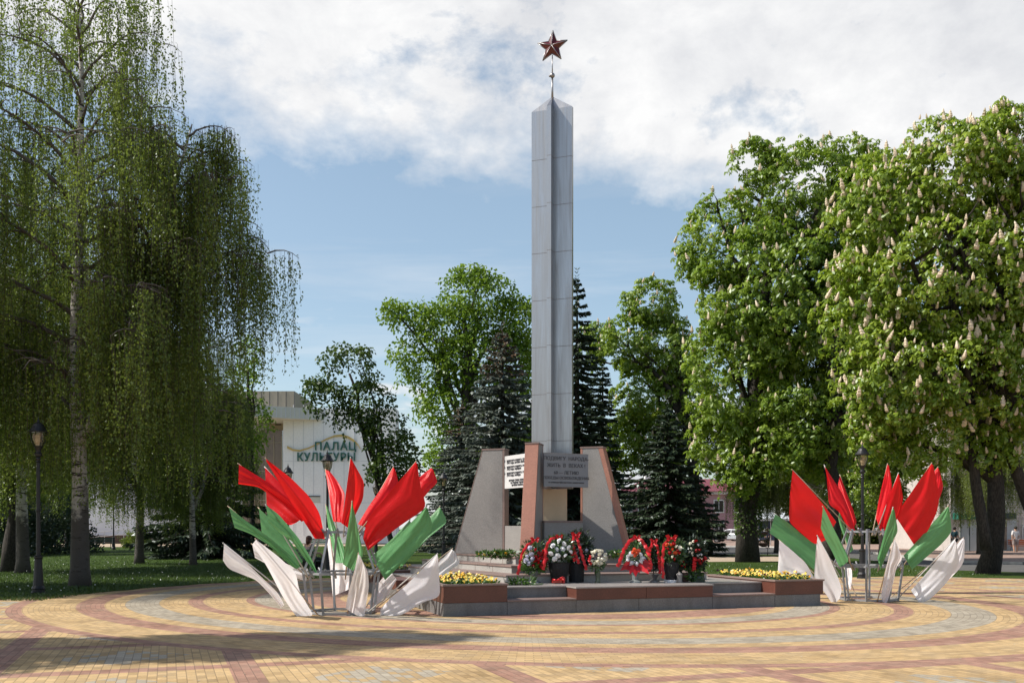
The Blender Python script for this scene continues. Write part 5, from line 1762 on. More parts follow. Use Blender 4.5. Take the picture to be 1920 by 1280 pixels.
# ---------------------------------------------------------------- cars
m_silver = mat('silver_paint', (0.52, 0.535, 0.56), 0.3, 0.05, 1, metal=0.5, coat=0.6)
m_black = mat('black_paint', (0.02, 0.02, 0.024), 0.25, 0.2, 1, coat=0.6)
m_vanw = mat('white_paint', (0.72, 0.72, 0.71), 0.35, 0.05, 1, coat=0.4)
m_tyre = mat('rubber', (0.02, 0.02, 0.02), 0.9, 0.2, 4)
m_rimw = mat('wheel_rim', (0.45, 0.45, 0.46), 0.35, 0.1, 4, metal=0.7)
m_tail = mat('tail_light_red', (0.35, 0.015, 0.01), 0.3, 0.1, 4)
m_head = mat('head_light', (0.75, 0.75, 0.72), 0.15, 0.1, 4)
def car(label, loc, rz, paint, van=False):
    root = thing('parked_car' if not van else 'parked_van', label, 'van' if van else 'car', (0, 0, 0), 'cars parked by the pink house')
    if not van:
        low = [(-2.2, .28), (2.2, .28), (2.24, .55), (2.1, .72), (1.1, .88), (-1.5, .92), (-2.15, .88), (-2.25, .6)]
        cab = [(-1.75, .90), (1.1, .88), (.25, 1.36), (-.2, 1.42), (-1.0, 1.38)]
        wd = .86
    else:
        low = [(-2.2, .35), (2.1, .35), (2.15, .8), (1.9, 1.0), (1.5, 1.08), (-2.2, 1.08)]
        cab = [(-2.2, 1.07), (1.45, 1.06), (.95, 1.80), (.6, 1.88), (-2.15, 1.88)]
        wd = .88
    def side(prof, w0, w1, z_lo, z_hi):
        b = MB()
        n = len(prof)
        vs = []
        for s in (-1, 1):
            for x, z in prof:
                k = 0 if z_hi == z_lo else (z - z_lo) / (z_hi - z_lo)
                vs.append((x, s * (w0 + (w1 - w0) * k), z))
        b.add(vs, [tuple(range(n - 1, -1, -1)), tuple(range(n, 2 * n))] + [(i, (i + 1) % n, n + (i + 1) % n, n + i) for i in range(n)])
        return b
    body = side(low, wd, wd - .03, .28, .95).build('body', paint, root, bevel=.06)
    zc = max(z for _, z in cab)
    side(cab, wd - .06, wd - .22, .88, zc).build('cabin', paint, root, bevel=.05)
    def wq(x0, x1, x2, x3, zl, zh):
        for s in (-1, 1):
            b = MB()
            def yy(z):
                return s * ((wd - .06) + (-.16) * (z - .88) / (zc - .88) + .012)
            b.add([(x0, yy(zl), zl), (x1, yy(zl), zl), (x2, yy(zh), zh), (x3, yy(zh), zh)], [(0, 1, 2, 3) if s < 0 else (3, 2, 1, 0)])
            b.build('window', m_dwin, root)
    if not van:
        wq(-.35, .80, .22, -.35, .94, 1.33)
        wq(-1.45, -.42, -.42, -1.0, .94, 1.33)
        for (xa, za), (xb, zb) in (((1.0, .94), (.30, 1.34)), ((-1.70, .95), (-1.05, 1.36))):
            b = MB()
            sx = .02 if xa > 0 else -.02
            b.add([(xa + sx, -.70, za), (xa + sx, .70, za), (xb + sx, .60, zb), (xb + sx, -.60, zb)], [(0, 1, 2, 3)])
            b.build('windscreen', m_dwin, root)
    else:
        wq(.1, 1.25, .85, .1, 1.14, 1.72)
        wq(-1.9, -.1, -.1, -1.9, 1.14, 1.72)
        b = MB()
        b.add([(1.42, -.72, 1.12), (1.42, .72, 1.12), (1.02, .64, 1.74), (1.02, -.64, 1.74)], [(0, 1, 2, 3)])
        b.add([(-2.215, -.70, 1.14), (-2.215, .70, 1.14), (-2.19, .62, 1.72), (-2.19, -.62, 1.72)], [(3, 2, 1, 0)])
        b.build('windscreen', m_dwin, root)
    for x in (-1.35, 1.4):
        for s in (-1, 1):
            b = MB()
            n = 16
            vs = [(x + .31 * math.cos(2 * PI * k / n), s * (wd - .16 + .18 * e), .31 + .31 * math.sin(2 * PI * k / n)) for e in (0, 1) for k in range(n)]
            b.add(vs, [tuple(range(n)), tuple(range(2 * n - 1, n - 1, -1))] + [(k, n + k, n + (k + 1) % n, (k + 1) % n) for k in range(n)])
            wh = b.build('wheel', m_tyre, root)
            b = MB()
            vs = [(x + .19 * math.cos(2 * PI * k / n), s * (wd + .028), .31 + .19 * math.sin(2 * PI * k / n)) for k in range(n)]
            b.add(vs, [tuple(range(n)) if s < 0 else tuple(range(n - 1, -1, -1))])
            b.build('rim', m_rimw, wh)
    for s in (-1, 1):
        b = MB()
        b.box((-2.24, s * .62, .74), (.06, .34, .16))
        b.build('tail_light', m_tail, root)
        b = MB()
        b.box((2.17, s * .60, .64), (.12, .34, .14))
        b.build('headlight', m_head, root)
    root.location = loc
    root.rotation_euler = (0, 0, rz)
    return root
def onpave(px, Y):
    return Vector(((px - CX) / F * Y, Y, .1))
car('silver saloon parked before the pink house, boot toward the camera', onpave(1370, 112), math.radians(142), m_silver)
car('black car partly hidden behind the low spruce', onpave(1322, 106), math.radians(160), m_black)
car('white van beside the silver car, half behind the ivy trunk', onpave(1398, 118), math.radians(175), m_vanw, True)
car('grey car glimpsed behind the pillar edge and low spruce', onpave(1190, 112), math.radians(175), m_silver)

# ---------------------------------------------------------------- market stall and flower tower
m_canv = mat('white_canopy', (0.62, 0.66, 0.70), 0.7, 0.08, 1)
m_blue = mat('blue_tarpaulin', (0.055, 0.085, 0.16), 0.6, 0.25, 1)
ms = thing('market_stall', 'market stall with pale canopy and dark blue sides beyond the road', 'stall', onpave(1465, 88))
for px in (1421, 1445, 1470, 1507):
    b = MB()
    b.tube([onpave(px, 87), W(px, 966, 87)], .04, 6)
    b.build('post', m_rail, ms)
b = MB()
p = [W(1417, 972, 86.5), W(1512, 972, 86.5), W(1508, 960, 89), W(1424, 960, 89)]
q = [v + Vector((0, 0, .05)) for v in p] + [W(1512, 972, 92), W(1417, 972, 92)]
b.add([p[0], p[1], p[2], p[3], p[0] - Vector((0, 0, .18)), p[1] - Vector((0, 0, .18)), q[4], q[5]], [(0, 1, 2, 3), (4, 5, 1, 0), (3, 2, 6, 7), (1, 6, 2), (0, 3, 7)])
b.build('canopy', m_canv, ms)
b = MB()
for px0, px1, py0, py1, yy in ((1421, 1508, 972, 992, 90), (1424, 1506, 996, 1012, 88.5)):
    a, c = W(px0, py1, yy), W(px1, py0, yy)
    b.box(((a.x + c.x) / 2, yy, (a.z + c.z) / 2), (c.x - a.x, .25, c.z - a.z))
b.build('counter', m_blue, ms)
ft = thing('flower_tower', 'black two pole stand with two round hanging flower bowls by the road', 'flower stand', G(1431, 1041))
Yt = ft.location.y
for px in (1420.5, 1439.5):
    b = MB()
    b.tube([W(px, 1041.4, Yt), W(px, 992, Yt)], .022, 6)
    b.build('pole', m_iron, ft)
m_fol = thin('bowl_plants', (0.10, 0.09, 0.03), (0.22, 0.16, 0.05), 0.3, 0.04, 0.3, 4)
for py in (998, 1018):
    c = W(1431, py, Yt)
    b = MB()
    b.lathe([(.08, -.22), (.26, -.12), (.30, 0.0), (.28, .02)], 14, c)
    bo = b.build('bowl', m_brw, ft)
    n = 260
    d_ = rand_dirs(n)
    d_[:, 2] = np.abs(d_[:, 2])
    C = np.array(c) + d_ * np.array([.33, .33, .16])
    quads_object('plants', leaf_quads(C, unit(d_ + rng.normal(0, .5, d_.shape)), rand_dirs(n), rng.uniform(.06, .12, n), rng.uniform(.03, .06, n)), m_fol, bo)
# ---------------------------------------------------------------- wreaths, baskets and bouquets on the platform
def satin(name, col):
    m, t, out = newmat(name)
    p = t.n('ShaderNodeBsdfPrincipled')
    tc = t.n('ShaderNodeTexCoord').outputs['Object']
    k = t.ramp(t.noise(tc, 9, 3), [(0.3, 0.75), (0.7, 1.1)])
    t.l(t.mix(1.0, col, k, 'MULTIPLY'), p.inputs['Base Color'])
    p.inputs['Roughness'].default_value = .42
    t.l(p.outputs[0], out.inputs[0])
    return m
m_rib = satin('red_ribbon', (0.62, 0.012, 0.018))
m_ribg = satin('green_ribbon_edge', (0.45, 0.40, 0.10))
m_bask = mat('black_basket', (0.014, 0.014, 0.016), 0.6, 0.4, 20, bump=.8, bscale=60)
m_roseW = thin('white_petal', (0.90, 0.90, 0.90), (0.80, 0.81, 0.86), .2, .03, .3, 8)
m_roseR = thin('red_petal', (0.48, 0.008, 0.012), (0.30, 0.006, 0.010), .2, .03, .3, 8)
m_roseC = thin('cream_petal', (0.88, 0.84, 0.72), (0.80, 0.77, 0.62), .2, .03, .3, 8)
m_roseO = thin('orange_petal', (0.75, 0.14, 0.03), (0.65, 0.05, 0.02), .2, .03, .3, 8)
m_lil = thin('pale_lilac_petal', (0.60, 0.60, 0.78), (0.74, 0.72, 0.82), .2, .03, .3, 8)
m_wleaf = thin('wreath_leaf', (0.02, 0.06, 0.012), (0.09, 0.17, 0.03), .2, .10, .2, 8)
m_dleaf = thin('wreath_fir', (0.010, 0.025, 0.012), (0.03, 0.055, 0.02), .1, .06, .2, 8)
m_vase = mat('green_glass_vase', (0.07, 0.10, 0.05), 0.12, 0.3, 8, spec=.7)
m_film = mat('clear_film_wrap', (0.22, 0.24, 0.24), 0.18, 0.4, 14, spec=.8)
m_cand = mat('candle_glass_red', (0.40, 0.02, 0.012), 0.2, 0.3, 8, spec=.6)
m_lant = mat('lantern_pewter', (0.26, 0.25, 0.25), 0.4, 0.3, 9, metal=.5)

rose_mesh = {}
def rose(mm, pos, r, parent, rot=0.0, nm='rose'):
    key = mm.name
    if key not in rose_mesh:
        rr_ = random.Random(5)
        b = MB()
        b.ball((0, 0, .12), .52, 8, (1, 1, .9), .06)
        for ringn, rad, zz, tilt in ((5, .62, .0, .5), (6, .92, -.12, .15)):
            for k in range(ringn):
                a = 2 * PI * k / ringn + ringn
                c = Vector((math.cos(a), math.sin(a), 0))
                s = Vector((-math.sin(a), math.cos(a), 0))
                p0, p1 = c * .18 + Vector((0, 0, zz - .25)), c * rad + Vector((0, 0, zz + tilt * .5))
                b.add([p0, c * rad * .75 - s * .42 + Vector((0, 0, zz + tilt * .3)), p1, c * rad * .75 + s * .42 + Vector((0, 0, zz + tilt * .3))], [(0, 1, 2, 3)])
        o = b.build(nm, mm, parent)
        rose_mesh[key] = o.data
    else:
        o = bpy.data.objects.new(nm, rose_mesh[key])
        COL.objects.link(o)
        attach(o, parent)
    o.location = pos
    r *= 1.12
    o.scale = (r, r, r)
    o.rotation_euler = (1.0 + random.uniform(-.3, .3), random.uniform(-.4, .4), rot)
    return o

def ribbon(pts, w, parent, mm=None, nm='ribbon', sway=.03):
    pts = [Vector(p) for p in pts]
    P = resample([tuple(p) for p in pts], 22)
    vs, fs = [], []
    for i, p in enumerate(P):
        d = Vector(P[min(i + 1, 21)] - P[max(i - 1, 0)]).normalized()
        s = d.cross(Vector((0, -1, .15))).normalized()
        k = Vector((math.sin(i * 2.1) * sway * .35, math.sin(i * 1.3) * sway, 0))
        for f in (-1, -.33, .33, 1):
            vs.append(Vector(p) + s * w * .5 * f + k + Vector((0, -.008 * (1 - f * f), 0)))
    for i in range(21):
        for j in range(3):
            fs.append((i * 4 + j, i * 4 + j + 1, (i + 1) * 4 + j + 1, (i + 1) * 4 + j))
    return MB().add(vs, fs).build(nm, mm or m_rib, parent, smooth=True)

def bow(c, s, parent):
    b = MB()
    c = Vector(c)
    for sg in (-1, 1):
        for dz, k in ((.35, 1.0), (-.1, .8)):
            vs = [c, c + Vector((sg * .45 * k, -.25, dz + .25)) * s, c + Vector((sg * .95 * k, -.1, dz + .1)) * s, c + Vector((sg * .6 * k, -.3, dz - .35)) * s]
            b.add(vs, [(0, 1, 2, 3)])
    b.ball(c + Vector((0, -.05 * s, 0)), .22 * s, 8)
    return b.build('bow', m_rib, parent)

def sprig(c, r, n, mm, parent, nm='foliage', ln=(.06, .13)):
    d = rand_dirs(n)
    n = int(n * 1.6)
    d = rand_dirs(n)
    C = np.array(c) + d * np.array(r) * 1.12 * (rng.random(n) ** .4)[:, None]
    V = leaf_quads(C, unit(d + rng.normal(0, .6, (n, 3)) + [0, -.2, .2]), rand_dirs(n), rng.uniform(ln[0], ln[1], n), rng.uniform(.03, .05, n))
    return quads_object(nm, V, mm, parent)

ZP = 0.492
def px3(px, py, Y):
    return W(px, py, Y)
WG = 'wreaths and baskets in a row on the platform'
def basket(b_px, Y, r0, r1, h, parent, mm=m_bask, foot=False):
    c = Vector(((b_px - CX) / F * Y, Y, ZP))
    b = MB()
    if foot:
        b.lathe([(r0 * 1.25, 0), (r0 * 1.2, .02), (r0 * .55, .06), (r0 * .6, h * .5), (r1, h)], 14, c)
    else:
        b.lathe([(r0, 0), (r0 * 1.04, h * .3), (r1 * .96, h * .7), (r1, h), (r1 * 1.06, h + .015), (r1 * .9, h)], 14, c)
    return b.build('basket', mm, parent)
def at(px, Y):
    return Vector(((px - CX) / F * Y, Y, ZP))
random.seed(77)
rng = np.random.default_rng(77)
YW = 20.15
# 1 lilies and red roses
r = thing('funeral_basket', 'basket of pale lilies and dark red roses, red ribbon, planter end of row', 'wreath', at(1001, YW), WG)
basket(1001, YW, .12, .17, .24, r, m_film, True)
sprig(px3(1000, 1045, YW), (.26, .16, .30), 380, m_wleaf, r)
sprig(px3(1000, 1064, YW - .1), (.20, .12, .08), 90, m_pleaf, r, 'leaf', (.10, .17))
for (px, py) in ((993, 1026), (996, 1038), (988, 1043), (992, 1055), (986, 1050), (998, 1047)):
    rose(m_lil, px3(px, py, YW - .2), .062, r, px, 'lily')
for (px, py) in ((1004, 1030), (1010, 1036), (1005, 1043), (1013, 1046), (1003, 1052), (1010, 1055), (1000, 1060), (1015, 1038), (1008, 1049), (1018, 1046), (1021, 1052), (1017, 1056), (1022, 1040), (1014, 1062), (1020, 1033), (1025, 1047)):
    rose(m_roseR, px3(px, py, YW - .2), .055, r, px)
ribbon([px3(1003, 1014, YW - .1), px3(990, 1020, YW - .22), px3(980, 1035, YW - .25), px3(975, 1055, YW - .25), px3(971, 1077, YW - .25)], .058, r)
ribbon([px3(985, 1032, YW - .26), px3(981, 1042, YW - .27), px3(977, 1056, YW - .27)], .02, r, m_ribg, 'ribbon_edge')
bow(px3(1003, 1012, YW - .15), .11, r)
# 2 white roses
r = thing('funeral_basket', 'black basket of large white roses with a red ribbon at its side', 'wreath', at(1046, YW), WG)
basket(1048, YW, .16, .22, .40, r)
sprig(px3(1048, 1030, YW), (.27, .18, .26), 420, m_wleaf, r)
for (px, py) in ((1048, 1013), (1036, 1022), (1058, 1019), (1044, 1029), (1056, 1028), (1033, 1037), (1046, 1041), (1060, 1041), (1070, 1034), (1066, 1026), (1040, 1047)):
    rose(m_roseW, px3(px, py, YW - .22), .060, r, px)
ribbon([px3(1048, 1005, YW - .05), px3(1033, 1010, YW - .2), px3(1025, 1022, YW - .26), px3(1022, 1045, YW - .27), px3(1019, 1068, YW - .27)], .058, r)
bow(px3(1049, 1006, YW - .1), .09, r)
# 3 black ring wreath
r = thing('funeral_basket', 'dark fir ring wreath with two long red ribbons hanging across it', 'wreath', at(1084, YW + .25), WG)
Yq = YW + .25
basket(1080, Yq, .16, .18, .38, r)
b = MB()
c = px3(1086, 1032, Yq)
b.tube([c + Vector((.22 * math.cos(a), .05 * math.sin(a * 2), .36 * math.sin(a))) for a in [i * 2 * PI / 24 for i in range(25)]], .045, 8, cap=False)
b.build('ring', m_bask, r)
sprig(px3(1086, 1028, Yq - .05), (.25, .10, .36), 420, m_dleaf, r)
for (px, py) in ((1073, 1044), (1086, 1046), (1099, 1031)):
    rose(m_roseC if px != 1099 else m_lil, px3(px, py, Yq - .15), .045, r, px)
ribbon([px3(1079, 1003, Yq - .16), px3(1072, 1015, Yq - .22), px3(1079, 1040, Yq - .24), px3(1086, 1056, Yq - .26)], .058, r)
ribbon([px3(1080, 1003, Yq - .16), px3(1086, 1022, Yq - .22), px3(1093, 1046, Yq - .26), px3(1100, 1068, Yq - .28)], .058, r)
ribbon([px3(1064, 1016, Yq - .14), px3(1070, 1030, Yq - .2), px3(1078, 1052, Yq - .24)], .06, r)
bow(px3(1080, 1003, Yq - .18), .12, r)
# 4 white chrysanthemums
r = thing('chrysanthemum_vase', 'round bunch of creamy white chrysanthemums in a green glass vase', 'vase', at(1121, YW), 'vases on the platform')
b = MB()
b.lathe([(.07, 0), (.05, .03), (.045, .10), (.065, .30), (.075, .33)], 14, at(1121, YW))
b.build('vase', m_vase, r)
sprig(px3(1121, 1060, YW), (.12, .08, .10), 80, m_wleaf, r)
for i in range(34):
    d_ = rand_dirs(1)[0]
    d_[1] = -abs(d_[1])
    rose(m_roseC, px3(1121, 1045, YW) + Vector((d_[0] * .16, d_[1] * .14, d_[2] * .15)), random.uniform(.04, .058), r, i, 'chrysanthemum')
ribbon([px3(1108, 1040, YW - .1), px3(1104, 1050, YW - .16), px3(1109, 1058, YW - .1)], .05, r)
# 5 poinsettia wreath
r = thing('funeral_basket', 'wreath with white flower ring, red pointed leaves below and a red ribbon arch', 'wreath', at(1191, YW + .1), WG)
Yq = YW + .1
basket(1191, Yq, .11, .15, .30, r, m_film, True)
sprig(px3(1191, 1040, Yq), (.22, .12, .24), 260, m_wleaf, r)
for k in range(9):
    a = 2 * PI * k / 9
    rose(m_roseW, px3(1191 + 14 * math.cos(a), 1046 - 10 * math.sin(a), Yq - .2), .062, r, k)
for (px, py) in ((1187, 1034), (1194, 1036), (1190, 1030), (1191, 1040), (1197, 1032)):
    rose(m_roseO, px3(px, py, Yq - .25), .05, r, px)
for k in range(9):
    a = PI * (1.0 + k / 8) + random.uniform(-.12, .12)
    kk = random.uniform(.75, 1.1)
    c = px3(1191, 1052, Yq - .15)
    d_ = Vector((math.cos(a), -.35, math.sin(a) * .75 - .12))
    s_ = Vector((-math.sin(a), 0, math.cos(a)))
    b = MB()
    b.add([c + d_ * .08, c + d_ * .19 * kk - s_ * .075, c + d_ * .33 * kk + Vector((0, -.03, -.02)), c + d_ * .19 * kk + s_ * .075], [(0, 1, 2, 3)])
    b.build('red_leaf', m_roseR if k % 3 else m_rib, r)
ribbon([px3(1194, 1006, Yq - .05), px3(1180, 1014, Yq - .15), px3(1170, 1030, Yq - .22), px3(1163, 1050, Yq - .26), px3(1158, 1062, Yq - .28)], .07, r)
ribbon([px3(1194, 1006, Yq - .05), px3(1206, 1016, Yq - .12), px3(1214, 1030, Yq - .18), px3(1219, 1052, Yq - .2), px3(1221, 1066, Yq - .2)], .07, r)
ribbon([px3(1208, 1038, Yq - .24), px3(1213, 1042, Yq - .25), px3(1219, 1049, Yq - .25)], .022, r, m_ribg, 'ribbon_edge')
bow(px3(1194, 1007, Yq - .12), .09, r)
# 6 dark narrow wreath
r = thing('funeral_basket', 'narrow dark fir wreath with red ribbons down both edges', 'wreath', at(1227, YW + .3), WG)
Yq = YW + .3
basket(1227, Yq, .09, .12, .16, r, m_lant, True)
sprig(px3(1227, 1040, Yq), (.12, .10, .34), 330, m_dleaf, r)
bow(px3(1226, 1014, Yq - .12), .10, r)
ribbon([px3(1226, 1014, Yq - .1), px3(1218, 1030, Yq - .16), px3(1217, 1055, Yq - .16), px3(1219, 1072, Yq - .16)], .06, r)
ribbon([px3(1226, 1014, Yq - .1), px3(1234, 1028, Yq - .16), px3(1236, 1050, Yq - .16), px3(1238, 1075, Yq - .16)], .06, r)
# 7 black basket with mixed flowers
r = thing('funeral_basket', 'tall black basket of red, orange and white flowers with a red bow on top', 'wreath', at(1260, YW + .15), WG)
Yq = YW + .15
basket(1259, Yq, .12, .16, .40, r)
sprig(px3(1261, 1034, Yq), (.22, .14, .24), 420, m_wleaf, r)
for i, (px, py) in enumerate(((1258, 1021), (1263, 1019), (1268, 1024), (1252, 1028), (1261, 1029), (1270, 1031), (1275, 1027), (1256, 1035), (1266, 1036), (1274, 1036), (1261, 1043), (1264, 1047), (1250, 1020))):
    rose((m_roseO, m_roseR, m_roseC, m_roseR)[i % 4], px3(px, py, Yq - .2), .05, r, px)
bow(px3(1259, 1009, Yq - .12), .14, r)
ribbon([px3(1257, 1010, Yq - .08), px3(1246, 1018, Yq - .18), px3(1243, 1035, Yq - .22), px3(1242, 1060, Yq - .22), px3(1244, 1084, Yq - .22)], .058, r)
b = MB()
b.lathe([(.135, 0), (.14, .05), (.12, .055)], 14, Vector(((1258 - CX) / F * (Yq - .02), Yq - .02, ZP - .0005)))
b.build('base_band', m_roseW, r)
# 8 right wreath
r = thing('funeral_basket', 'upright wreath of white bell sprays and dark red flowers, street end of row', 'wreath', at(1306, YW + .3), WG)
Yq = YW + .3
basket(1308, Yq, .15, .14, .18, r, m_dleaf)
sprig(px3(1305, 1040, Yq), (.20, .12, .36), 480, m_dleaf, r)
sprig(px3(1304, 1078, Yq - .08), (.14, .08, .10), 80, m_pleaf, r, 'leaf', (.08, .14))
for i, (px, py) in enumerate(((1294, 1018), (1296, 1028), (1298, 1036), (1293, 1034), (1299, 1041), (1311, 1040), (1315, 1039), (1308, 1041), (1300, 1014), (1309, 1021))):
    rose(m_roseC if px < 1302 else m_roseW, px3(px, py, Yq - .14), .035, r, px)
for (px, py) in ((1304, 1014), (1306, 1031), (1312, 1031), (1310, 1050), (1318, 1050), (1303, 1048), (1322, 1046), (1313, 1055)):
    rose(m_roseR, px3(px, py, Yq - .14), .05, r, px)
ribbon([px3(1303, 1044, Yq - .17), px3(1302, 1056, Yq - .18), px3(1301, 1070, Yq - .18)], .075, r)
# 9 small low flowers between baskets
r = thing('flower_pot', 'low pot of dark greenery with tiny red flowers behind the pewter lantern', 'flower pot', at(1284, YW + .35), 'small things between the wreaths')
Yq = YW + .35
basket(1284, Yq, .08, .11, .16, r, m_brw)
sprig(px3(1284, 1056, Yq), (.15, .10, .18), 220, m_dleaf, r)
for (px, py) in ((1281, 1052), (1287, 1058), (1284, 1062), (1278, 1060)):
    rose(m_roseR, px3(px, py, Yq - .1), .03, r, px)
# lanterns
r = thing('grave_lantern', 'small pewter grave lantern beside the tall black basket', 'lantern', at(1274, YW), 'small things between the wreaths')
c = at(1274, YW)
MB().lathe([(.06, 0), (.062, .02), (.055, .03), (.058, .15), (.065, .16)], 12, c).build('body', m_lant, r)
MB().lathe([(.068, .161), (.05, .19), (.02, .205), (.018, .22)], 12, c).build('lid', m_top, r)
r = thing('grave_lantern', 'red glass grave lantern with a red bow before the white rose basket', 'lantern', at(1042, YW - .32), 'small things between the wreaths')
c = at(1046, YW - .32)
MB().box(c + Vector((-.02, 0, .045)), (.20, .10, .07)).build('box', m_cand, r, bevel=.008)
MB().lathe([(.035, .0), (.04, .10), (.03, .13)], 10, c + Vector((.11, 0, .002))).build('candle', m_cand, r)
ribbon([c + Vector((-.12, -.06, .09)), c + Vector((-.02, -.07, .07)), c + Vector((.10, -.07, .14)), c + Vector((.13, -.06, .03))], .03, r)
# cut flowers lying down
def lying(label, spots, zf, leafn, rm, spread):
    c0 = spots[0]
    r = thing('laid_bouquet', label, 'bouquet', c0, 'cut flowers laid on the steps')
    for k, c in enumerate(spots):
        st = MB()
        for j in range(4):
            a = random.uniform(-.5, .5)
            st.tube([c + Vector((random.uniform(-.05, .05), 0, .015)), c + Vector((math.cos(a) * .28, math.sin(a) * .1, .02))], .006, 4)
        st.build('stems', m_pleaf, r)
        sprig(c + Vector((0, 0, .05)), (spread, .10, .05), leafn, m_pleaf, r)
        for j in range(4):
            rose(rm[(j + k) % len(rm)], c + Vector((random.uniform(-spread, spread), random.uniform(-.09, .05), random.uniform(.03, .09))), random.uniform(.025, .04), r, j)
lying('wilted cream flowers laid along the platform edge beside the planter', [at(px, 19.35) for px in (962, 976, 992)], 0, 40, (m_roseC, m_roseC), .10)
lying('yellowish flowers and greens laid on the top step before the plaque pillar', [Vector(((px - CX) / F * 21.75, 21.75, .983)) for px in (908, 925, 940, 955)], 0, 60, (m_pyel, m_roseC, m_pora), .13)
lying('thin green sprays laid on the top step by the sloping pillar', [Vector(((px - CX) / F * 22.1, 22.1, .983)) for px in (1150, 1162)], 0, 40, (m_roseC, m_pora), .12)

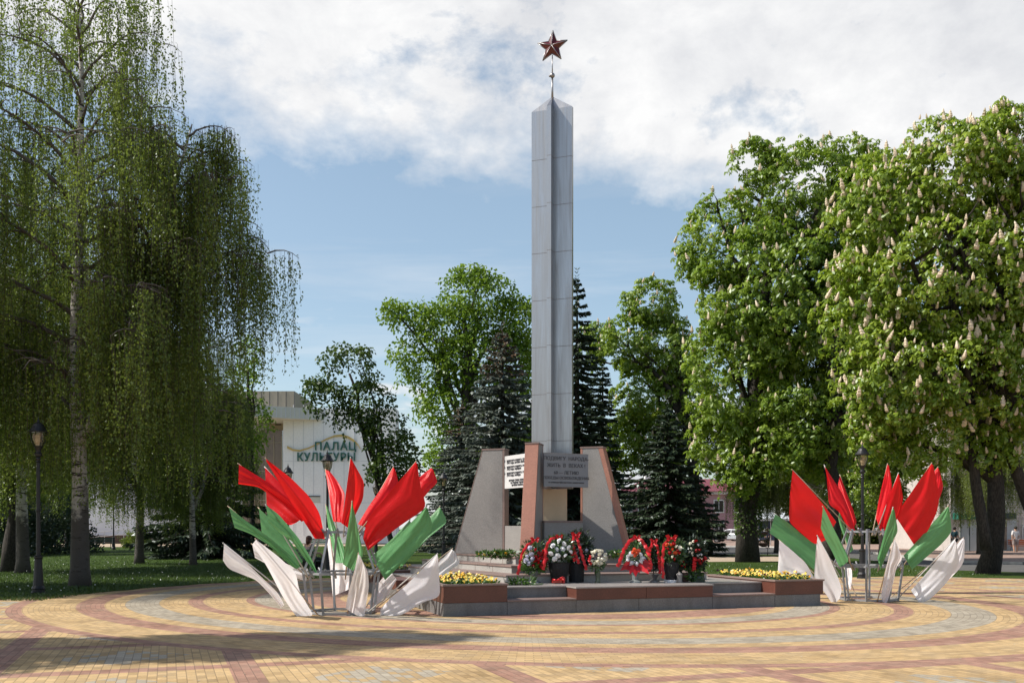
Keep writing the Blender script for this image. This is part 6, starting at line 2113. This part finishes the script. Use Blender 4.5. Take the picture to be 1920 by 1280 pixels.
# ---------------------------------------------------------------- people
m_skin = mat('skin', (0.50, 0.30, 0.21), 0.6, 0.1, 4)
def skin_body(name, V, E, R, mm, parent):
    me = bpy.data.meshes.new(name)
    me.from_pydata(V, E, [])
    me.materials.append(mm)
    o = bpy.data.objects.new(name, me)
    COL.objects.link(o)
    attach(o, parent)
    o.modifiers.new('skin', 'SKIN')
    me.skin_vertices[0].data.foreach_get
    for i, r_ in enumerate(R):
        me.skin_vertices[0].data[i].radius = (r_, r_)
    me.skin_vertices[0].data[0].use_root = True
    s = o.modifiers.new('sub', 'SUBSURF')
    s.levels = s.render_levels = 2
    return o
def person(label, loc, rz, h, shirt, lower, hairc, pose='stand', shorts=True, arms=(.18, -.1), group='people in the park', longhair=False):
    root = thing('person', label, 'person', (0, 0, 0), group)
    sit = pose == 'sit'
    hp = .30 * h if sit else .52 * h
    V, E, R = [], [], []
    def add(p, r_, par=None):
        V.append(tuple(c * h if i < 3 else c for i, c in enumerate(p)))
        R.append(r_ * h)
        if par is not None:
            E.append((par, len(V) - 1))
        return len(V) - 1
    z0 = hp / h
    pel = add((0, 0, z0), .072)
    sp_ = add((0, .005, z0 + .11), .062, pel)
    chs = add((0, 0, z0 + .235), .078, sp_)
    nek = add((0, .008, z0 + .315), .032, chs)
    hd0 = add((0, -.005, z0 + .36), .045, nek)
    hd1 = add((0, -.008, z0 + .405), .052, hd0)
    hd2 = add((0, 0, z0 + .445), .040, hd1)
    add((0, -.058, z0 + .392), .010, hd1)
    legs, armj = [], []
    for s in (-1, 1):
        hip = add((s * .055, 0, z0 - .03), .060, pel)
        if sit:
            kn = add((s * .07, -.23, z0 - .01), .042, hip)
            an = add((s * .07, -.22, .045), .026, kn)
        else:
            kn = add((s * .060, -.012 * s, .285), .040, hip)
            an = add((s * .060, .012 + .02 * s, .045), .024, kn)
        toe = add((V[an][0] / h, V[an][1] / h - .085, .018), .022, an)
        legs.append((hip, kn, an, toe))
        sh_ = add((s * .105, .005, z0 + .285), .040, chs)
        a_ = arms[0 if s < 0 else 1]
        el = add((s * .135, .01 - a_ * .05, z0 + .13), .030, sh_)
        wr = add((s * .125, -.02 - a_ * .5, z0 + .02 + abs(a_) * .25), .020, el)
        pm = add((s * .123, -.035 - a_ * .55, z0 - .025 + abs(a_) * .27), .021, wr)
        for k in range(4):
            f1 = add((s * .122 + (k - 1.5) * .006, -.042 - a_ * .57 + (k - 1.5) * .006, z0 - .055 + abs(a_) * .27), .0065, pm)
            add((s * .120 + (k - 1.5) * .006, -.052 - a_ * .58 + (k - 1.5) * .006, z0 - .078 + .004 * abs(k - 1.4) + abs(a_) * .27), .0055, f1)
        th_ = add((s * .108, -.055 - a_ * .56, z0 - .035 + abs(a_) * .27), .007, pm)
        add((s * .104, -.066 - a_ * .57, z0 - .052 + abs(a_) * .27), .006, th_)
        armj.append((sh_, el, wr))
    skin_body('body', V, E, R, m_skin, root)
    def sub(idx, edges, grow, name, mm):
        mp_ = {v: i for i, v in enumerate(idx)}
        skin_body(name, [V[i] for i in idx], [(mp_[a], mp_[b_]) for a, b_ in edges], [R[i] + grow * h for i in idx], mm, root)
    idx = [sp_, pel, chs] + [j for a in armj for j in a[:2]]
    sub(idx, [(sp_, pel), (sp_, chs)] + [(chs, a[0]) for a in armj] + [(a[0], a[1]) for a in armj], .010, 'shirt', shirt)
    li = [pel] + [j for l in legs for j in (l[:2] if shorts else l[:3])]
    ed = [(pel, l[0]) for l in legs] + [(l[0], l[1]) for l in legs] + ([] if shorts else [(l[1], l[2]) for l in legs])
    sub(li, ed, .013, 'trousers' if not shorts else 'shorts', lower)
    b = MB()
    hz = (z0 + .425) * h
    b.ball((0, .010 * h, hz), .064 * h, 12, (1, 1.05, .95), .04)
    if longhair:
        b.ball((0, .03 * h, hz - .06 * h), .062 * h, 10, (1.05, .8, 1.3), .06)
    b.build('hair', hairc, root, smooth=True)
    b = MB()
    for l in legs:
        p = V[l[3]]
        b.ball((p[0], p[1] + .03 * h, .022 * h), .028 * h, 8, (.9, 1.9, .75))
    b.build('shoes', m_shoe, root, smooth=True)
    root.location = loc
    root.rotation_euler = (0, 0, rz)
    return root
m_shoe = mat('shoe_leather', (0.08, 0.06, 0.05), 0.6, 0.3, 8)
m_c1 = mat('mauve_print_cloth', (0.30, 0.24, 0.30), 0.9, 0.5, 14, col2=(0.16, 0.14, 0.2))
m_c2 = mat('white_shirt_cloth', (0.66, 0.64, 0.64), 0.9, 0.1, 8)
m_c3 = mat('grey_beige_cloth', (0.30, 0.25, 0.24), 0.9, 0.15, 8)
m_c4 = mat('teal_cloth', (0.03, 0.09, 0.11), 0.9, 0.2, 8)
m_c5 = mat('navy_cloth', (0.025, 0.035, 0.08), 0.9, 0.2, 8)
m_c6 = mat('black_cloth', (0.02, 0.02, 0.022), 0.9, 0.2, 8)
m_c7 = mat('grey_mauve_cloth', (0.25, 0.20, 0.21), 0.9, 0.2, 8)
m_h1 = mat('brown_hair', (0.06, 0.035, 0.025), 0.6, 0.3, 12)
m_h2 = mat('dark_hair', (0.02, 0.015, 0.013), 0.6, 0.3, 12)
m_h3 = mat('auburn_hair', (0.09, 0.028, 0.018), 0.5, 0.4, 12)
def pg(px, py):
    return G(px, py)
person('person in mauve print top and shorts, facing the shop door', G(1877, 1035.5), PI + .4, 1.58, m_c1, m_c1, m_h1, arms=(.3, .3))
person('person in white shirt and grey shorts standing by the shop door', G(1904, 1037), PI + .1, 1.74, m_c2, m_c3, m_h2, arms=(.25, -.05))
person('person in dark teal top walking before the pale building', G(1790, 1036), PI * .6, 1.70, m_c4, m_c6, m_h2, shorts=False)
person('person in navy clothes standing before the market stall', G(1439, 1027.5), PI * .8, 1.68, m_c5, m_c6, m_h2, shorts=False)
person('person with auburn hair in grey mauve top sitting behind the nearer flag stand', Vector(((580 - CX) / F * 35.2, 35.2, 0)), PI * .75, 1.72, m_c7, m_c6, m_h3, pose='sit', shorts=False, arms=(.35, .35), longhair=True)
bench('dark bench under the person with auburn hair', Vector(((580 - CX) / F * 35.2, 35.2, 0)), PI * .75 + PI * 0, m_bdark, 'park benches', 1.6)
